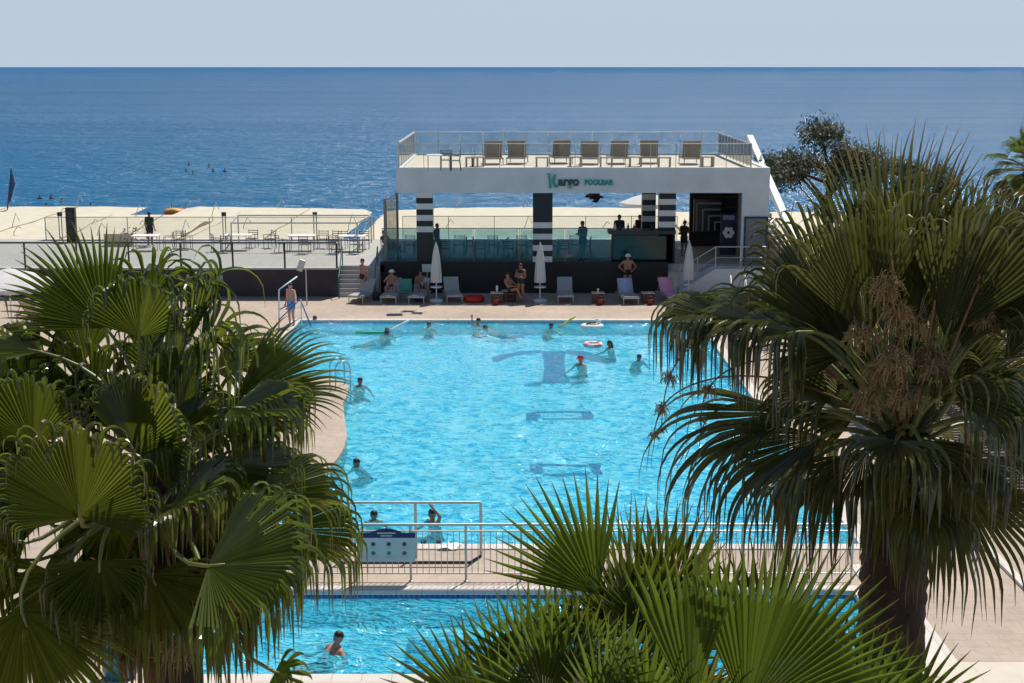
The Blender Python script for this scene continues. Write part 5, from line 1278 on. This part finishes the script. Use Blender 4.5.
# ---- right palm
YR = 12.0
CR = at(905, 440, YR)
rp_ = thing('fan_palm', (CR.x, CR.y, 0), 'tall grey green fan palm with a thick dark trunk and straw coloured flower stalks', 'palm tree')
trunk_mesh(rp_, [(CR.x+.02, YR, 0), (CR.x-.02, YR, 3.5), (CR.x-.03, YR, CR.z-.9), (CR.x, YR, CR.z+.1)], [.34, .285, .285, .20], n=22, rings=90)
def rf(px, py, dY, ang, tow, f, Rl, spread, nx=0.0, **kw):
    H = at(px, py, YR+dY); A = scr(ang, tow); N = V((nx, -f, 1-abs(f)*.6))
    return frond(rp_, CR+V((rnd.uniform(-.1, .1), rnd.uniform(-.1, .1), rnd.uniform(-.2, .1))), H, A, N, Rl, spread, kw.pop('nseg', 40), kw.pop('leaf', M_leafB), None, kw.pop('arch', .12), **kw)
UP = dict(hang=1.5, hang_from=.80, sag=.01, fold=.40, split=.64)
DR = dict(hang=.75, hang_from=.46, sag=.12, fold=.55, split=.42)
rf(885, 335, .3, 94, -.1, .9, 1.78, 30, hang=.5, hang_from=.85, sag=.0, fold=.5, split=.58)
rf(915, 335, .1, 86, .0, .9, 1.55, 32, hang=.5, hang_from=.8, sag=.0, fold=.45, split=.58)
rf(868, 338, -.1, 106, .1, .9, 1.50, 36, **UP)
rf(848, 345, .3, 120, .0, .8, 1.60, 36, **UP)
rf(838, 352, .5, 134, -.1, .6, 1.25, 44, **UP)
rf(945, 338, -.1, 76, .1, .9, 1.40, 38, **UP)
rf(962, 338, .2, 64, .0, .8, 1.60, 38, **UP)
rf(978, 335, .5, 54, -.1, .6, 1.55, 38, **UP)
rf(990, 330, .1, 40, .1, .5, 1.25, 50, **UP)
rf(900, 335, .5, 99, -.2, .9, 1.76, 26, hang=.4, hang_from=.85, sag=.0, fold=.5, split=.5)
rf(932, 335, .5, 80, -.2, .9, 1.58, 26, hang=.4, hang_from=.85, sag=.0, fold=.5, split=.5)
rf(1005, 360, -.2, 16, .1, .2, 1.1, 66, **DR)
rf(850, 352, .2, 146, .1, .8, 1.05, 58, hang=.3, hang_from=.8, sag=.02, fold=.25, split=.5)
rf(792, 326, .1, 176, .1, .12, 1.55, 54, hang=.8, hang_from=.5, sag=.08, fold=.4, split=.45)
rf(800, 332, -.3, 184, .35, .12, 1.15, 72, hang=1.3, hang_from=.42, sag=.1, fold=.35, split=.42)
rf(742, 318, .6, 176, .0, .12, 1.05, 54, hang=.8, hang_from=.46, sag=.12, fold=.5, split=.42)
rf(765, 326, -.1, 182, .2, .12, 1.15, 66, hang=1.0, hang_from=.45, sag=.1, fold=.4, split=.42)
rf(725, 320, .2, 176, .1, .15, 1.15, 60, hang=.9, hang_from=.45, sag=.12, fold=.45, split=.42)
rf(890, 400, .7, 100, -.1, .8, .9, 70, **UP)
rf(860, 410, .7, 150, .0, .8, 1.0, 70, **UP)
rf(930, 400, .7, 60, -.1, .8, 1.0, 70, **UP)
rf(950, 400, .8, 20, .0, .7, 1.1, 70, **UP)
rf(830, 400, .8, 175, .0, .6, 1.0, 70, **DR)
rf(893, 322, .5, 92, -.1, .9, 1.76, 26, hang=.1, hang_from=.85, sag=.0, fold=.5, split=.5)
rf(800, 414, .0, 200, .1, .2, 1.8, 46, hang=.45, hang_from=.5, sag=.22, fold=.5, split=.42)
rf(822, 436, -.3, 206, .3, .25, 1.6, 48, hang=.45, hang_from=.5, sag=.22, fold=.5, split=.42)
rf(845, 455, -.3, 226, .3, .4, 1.25, 40, **DR)
rf(944, 460, -.5, -70, .3, .7, 1.45, 48, hang=.3, hang_from=.7, sag=.06, fold=.3, split=.5)
rf(955, 390, -.6, -40, .7, .25, 1.15, 58, **DR)
rf(975, 400, -.1, -14, .3, .2, 1.2, 62, **DR)
rf(985, 430, .2, -40, .2, .3, 1.2, 56, **DR)
rf(920, 440, -.7, -70, .8, .3, .9, 60, **DR)
rf(893, 462, -.5, -108, .5, .5, 1.0, 44, **DR)
rf(866, 448, -.5, 240, .5, .4, 1.1, 42, **DR)
crown_fill(rp_, CR, 18, 1.0, 1.0, M_leafB, 58, -28, 23, 54, 32, hang=.7, hang_from=.5, avoid_front=.0, pr=.022, dryfrom=.93, split=.44)
for (px, py, dY, tuft) in (((890, 250, -.6, [(885, 285, .22), (897, 312, .2)])), ((935, 300, -.5, [(912, 328, .2), (932, 355, .2)])), ((988, 262, -.2, [(985, 275, .22), (985, 320, .16)])), ((862, 330, -.6, [(862, 335, .2), (880, 370, .2)])), ((895, 350, -.8, [(895, 362, .22), (935, 370, .2), (868, 400, .18), (905, 395, .2)]))):
    e = at(px, py, YR+dY); m_ = CR.lerp(e, .5)+V((0, -.1, .0))
    flower_stalk(rp_, [CR, m_, e], .022, [(at(a_, b_, YR+dY+.1), r_, 70) for a_, b_, r_ in tuft])
for (px, py, py2) in ((664, 335, 432), (703, 368, 420), (657, 388, 436)):
    e0 = at(px+75, py-30, YR+.3); e1 = at(px+4, py-4, YR); e2 = at(px-3, py2, YR)
    pts_ = []
    P_ = [CR, CR.lerp(e0, .6)+V((0, 0, .25)), e0, e1, e1.lerp(e2, .35), e2]
    for k in range(21):
        t_ = k/20; B = [p.copy() for p in P_]
        while len(B) > 1: B = [B[i].lerp(B[i+1], t_) for i in range(len(B)-1)]
        pts_.append(B[0])
    flower_stalk(rp_, pts_, .012, [(pts_[-5], .12, 22), (pts_[-1], .08, 12)])
# ---- young palm at the bottom
YM = 10.0
CM = at(655, 735, YM)
mp = thing('fan_palm', (CM.x, CM.y, 0), 'bright green fan palm with stiff straight leaves between the two taller palms', 'palm tree')
trunk_mesh(mp, [(CM.x, YM, 0), (CM.x, YM, CM.z)], [.28, .2])
def mf(px, py, dY, ang, tow, f, Rl, spread, nx=0.0, **kw):
    H = at(px, py, YM+dY); A = scr(ang, tow); N = V((nx, -f, 1-abs(f)*.8))
    return frond(mp, CM+V((rnd.uniform(-.1, .1), rnd.uniform(-.1, .1), rnd.uniform(-.2, .05))), H, A, N, Rl, spread, kw.pop('nseg', 36), kw.pop('leaf', M_leafC), None, kw.pop('arch', .1), sag=kw.pop('sag', .01), jitter=.05, **kw)
mf(597, 594, .2, 122, .0, .85, 1.02, 44, split=.52, fold=.2, sw=.046)
mf(690, 706, -.6, 95, .0, .9, 1.24, 22, split=.66, fold=.3, sw=.05)
mf(745, 712, -.5, 64, .0, .9, 1.40, 50, split=.62, fold=.25, sw=.05)
mf(768, 660, .5, 84, -.1, .9, 1.08, 72, split=.36, fold=.1, leaf=M_leafB, sw=.04)
mf(478, 712, -.1, 142, .0, .7, .82, 46, .2, split=.5, fold=.25, sw=.045)
mf(545, 700, -.2, 102, .2, .45, .95, 62, split=.46, fold=.35)
mf(505, 690, .1, 124, .2, .4, .80, 60, split=.42, fold=.35)
mf(575, 690, .0, 84, .3, .45, .95, 60, split=.46, fold=.35)
mf(530, 665, .3, 95, .1, .4, .80, 62, split=.44, fold=.35)
mf(720, 640, .8, 88, -.1, .4, .8, 56, split=.4, fold=.5, leaf=M_leafA)
mf(610, 640, .7, 108, -.1, .4, .8, 56, split=.42, fold=.5, leaf=M_leafA)
mf(700, 715, -.2, 80, .3, .45, .75, 56, split=.44, fold=.35, leaf=M_leafA)
mf(560, 650, .5, 112, .0, .5, .70, 70, split=.42, fold=.4, leaf=M_leafA)
mf(590, 650, .5, 80, .1, .4, .75, 66, split=.42, fold=.4, leaf=M_leafA)
mf(626, 640, .6, 94, -.1, .5, 1.20, 42, split=.42, fold=.9, leaf=M_leafA)
mf(642, 632, .4, 104, -.1, .4, 1.0, 46, split=.42, fold=.8, leaf=M_leafA)
mf(650, 625, .7, 84, -.2, .5, 1.10, 40, split=.45, fold=.9, leaf=M_leafA)
mf(668, 622, .5, 64, -.1, .4, .95, 46, -.5, split=.6, fold=.8, leaf=M_leafA)
mf(660, 660, .4, 76, .1, .4, .85, 56, split=.45, fold=.5, leaf=M_leafA)
mf(620, 690, .1, 96, .3, .4, .85, 60, split=.46, fold=.4)
mf(645, 712, -.3, 84, .3, .45, .80, 60, split=.45, fold=.35)
mf(600, 715, -.4, 110, .4, .45, .85, 60, split=.45, fold=.35)
mf(500, 725, -.3, 112, .3, .5, .75, 60, split=.5, fold=.3, sw=.045)
mf(860, 694, .1, 44, .0, .5, .6, 66, split=.4, fold=.25, leaf=M_leafB)
mf(905, 716, .0, 52, .1, .5, .75, 66, split=.42, fold=.25)
mf(860, 716, -.2, 72, .2, .5, .8, 60, split=.45, fold=.25)
mf(885, 722, -.1, 66, .2, .5, .6, 70, split=.45, fold=.25)
mf(825, 700, .3, 58, .0, .6, .85, 60, split=.4, fold=.25, leaf=M_leafB)
mf(705, 650, .7, 66, -.1, .4, .7, 60, split=.4, fold=.5, leaf=M_leafA)
mf(440, 722, .3, 115, .1, .5, .42, 70, split=.45, fold=.3, leaf=M_leafA)
crown_fill(mp, CM, 18, .7, .7, M_leafA, 35, -15, 31, 75, 30, hang=.1, hang_from=.8, pr=.018, split=.45, sag=.05, pmin=.5, avoid_front=.2)
# ---- distant palm on the right edge
CD = at(1030, 172, 46)
dp = thing('fan_palm', (CD.x, 46, 0), 'distant yellow green fan palm far beyond the tall grey green palm', 'palm tree')
trunk_mesh(dp, [(CD.x, 46, 0), (CD.x, 46, CD.z)], [.3, .22], rings=30)
crown_fill(dp, CD, 26, .9, .95, M_leafC, 82, -40, 5, 85, 16, hang=.5, hang_from=.6, pr=.03)
# ---- leafy trees behind
def tree(loc, H, cr, label, seed, leafm, n=2600, name='leafy_tree', spread=(1, 1, .55), leaf=.22):
    rs = random.Random(seed); o = thing(name, loc, label, 'tree')
    tb = MB(); clumps = []
    tb.tube([(0, 0, 0), (.1, 0, H*.3), (0, .1, H*.62)], [.28, .22, .15], 10)
    for i in range(11):
        a = i*2.4+rs.uniform(-.3, .3); rr = cr*rs.uniform(.35, 1); z0 = H*rs.uniform(.36, .62); e = V((rr*math.cos(a)*spread[0], rr*math.sin(a)*spread[1], H*(1-.38*(rr/cr)**1.4)-rs.uniform(0, .18)*H))
        tb.tube([(0, .05, z0), tuple(V((0, 0, z0)).lerp(e, .5)+V((0, 0, .3))), tuple(e)], [.10, .06, .02], 6); clumps.append((e, cr*rs.uniform(.22, .40)))
        for k in range(2):
            e2 = e+V((rs.uniform(-1, 1), rs.uniform(-1, 1), rs.uniform(-.5, .7)))*cr*.35; tb.tube([tuple(V((0, 0, z0)).lerp(e, .6)), tuple(e2)], [.04, .012], 5); clumps.append((e2, cr*rs.uniform(.13, .25)))
    tb.build('trunk', mat_bark('tree_bark', (.03, .022, .016), (.09, .07, .05)), o, True)
    b = MB()
    tot = sum(c[1]**2 for c in clumps)
    for c, r_ in clumps:
        for i in range(int(n*r_*r_/tot)):
            d = V((rs.gauss(0, 1), rs.gauss(0, 1), rs.gauss(0, .7))); d = d.normalized()*r_*rs.uniform(.25, 1.05); p = c+d
            u = V((rs.gauss(0, 1), rs.gauss(0, 1), rs.gauss(0, 1))).normalized(); v_ = u.orthogonal().normalized(); l = leaf*rs.uniform(.6, 1.2)
            b.add([p, p+u*l*.5+v_*l*.3, p+u*l, p+u*l*.5-v_*l*.3], [(0, 1, 2, 3)])
    b.at = [0.2]*len(b.v); b.tn = [x for _ in range(len(b.v)//4) for x in (rs.random(),)*4]; b.build('crown', leafm, o)
    return o
M_leafT = mat_leaf('dark_tree_leaf', (.030, .046, .018), (.05, .07, .016), dryfrom=1.0, rough=.5, tmix=.25)
M_leafT2 = mat_leaf('mid_tree_leaf', (.05, .065, .02), (.06, .075, .02), dryfrom=1.0, rough=.5, tmix=.3)
q = at(832, 112, 70); tree((q.x, 70, 0), q.z+.2, 2.9, 'dark leafy tree rising above the tall palm beside the staircase', 3, M_leafT, 15000, spread=(1.05, .8, .5), leaf=.19)
q = at(925, 156, 68); tree((q.x, 68, 0), q.z+.1, 1.9, 'second dark leafy tree mostly hidden behind the tall palm', 8, M_leafT, 6000, leaf=.18)
for i, (px, py, Y, lab) in enumerate(((800, 330, 50, 'broad bush beside the staircase foot behind the palm'), (905, 340, 48, 'broad bush behind the crown of the tall palm'), (990, 350, 46, 'broad bush by the stone garden wall'))):
    q = at(px, py, Y); tree((q.x, Y, 0), 2.2+.5*i, 1.4, lab, 40+i, M_leafT2, 1400, 'bush', leaf=.16)
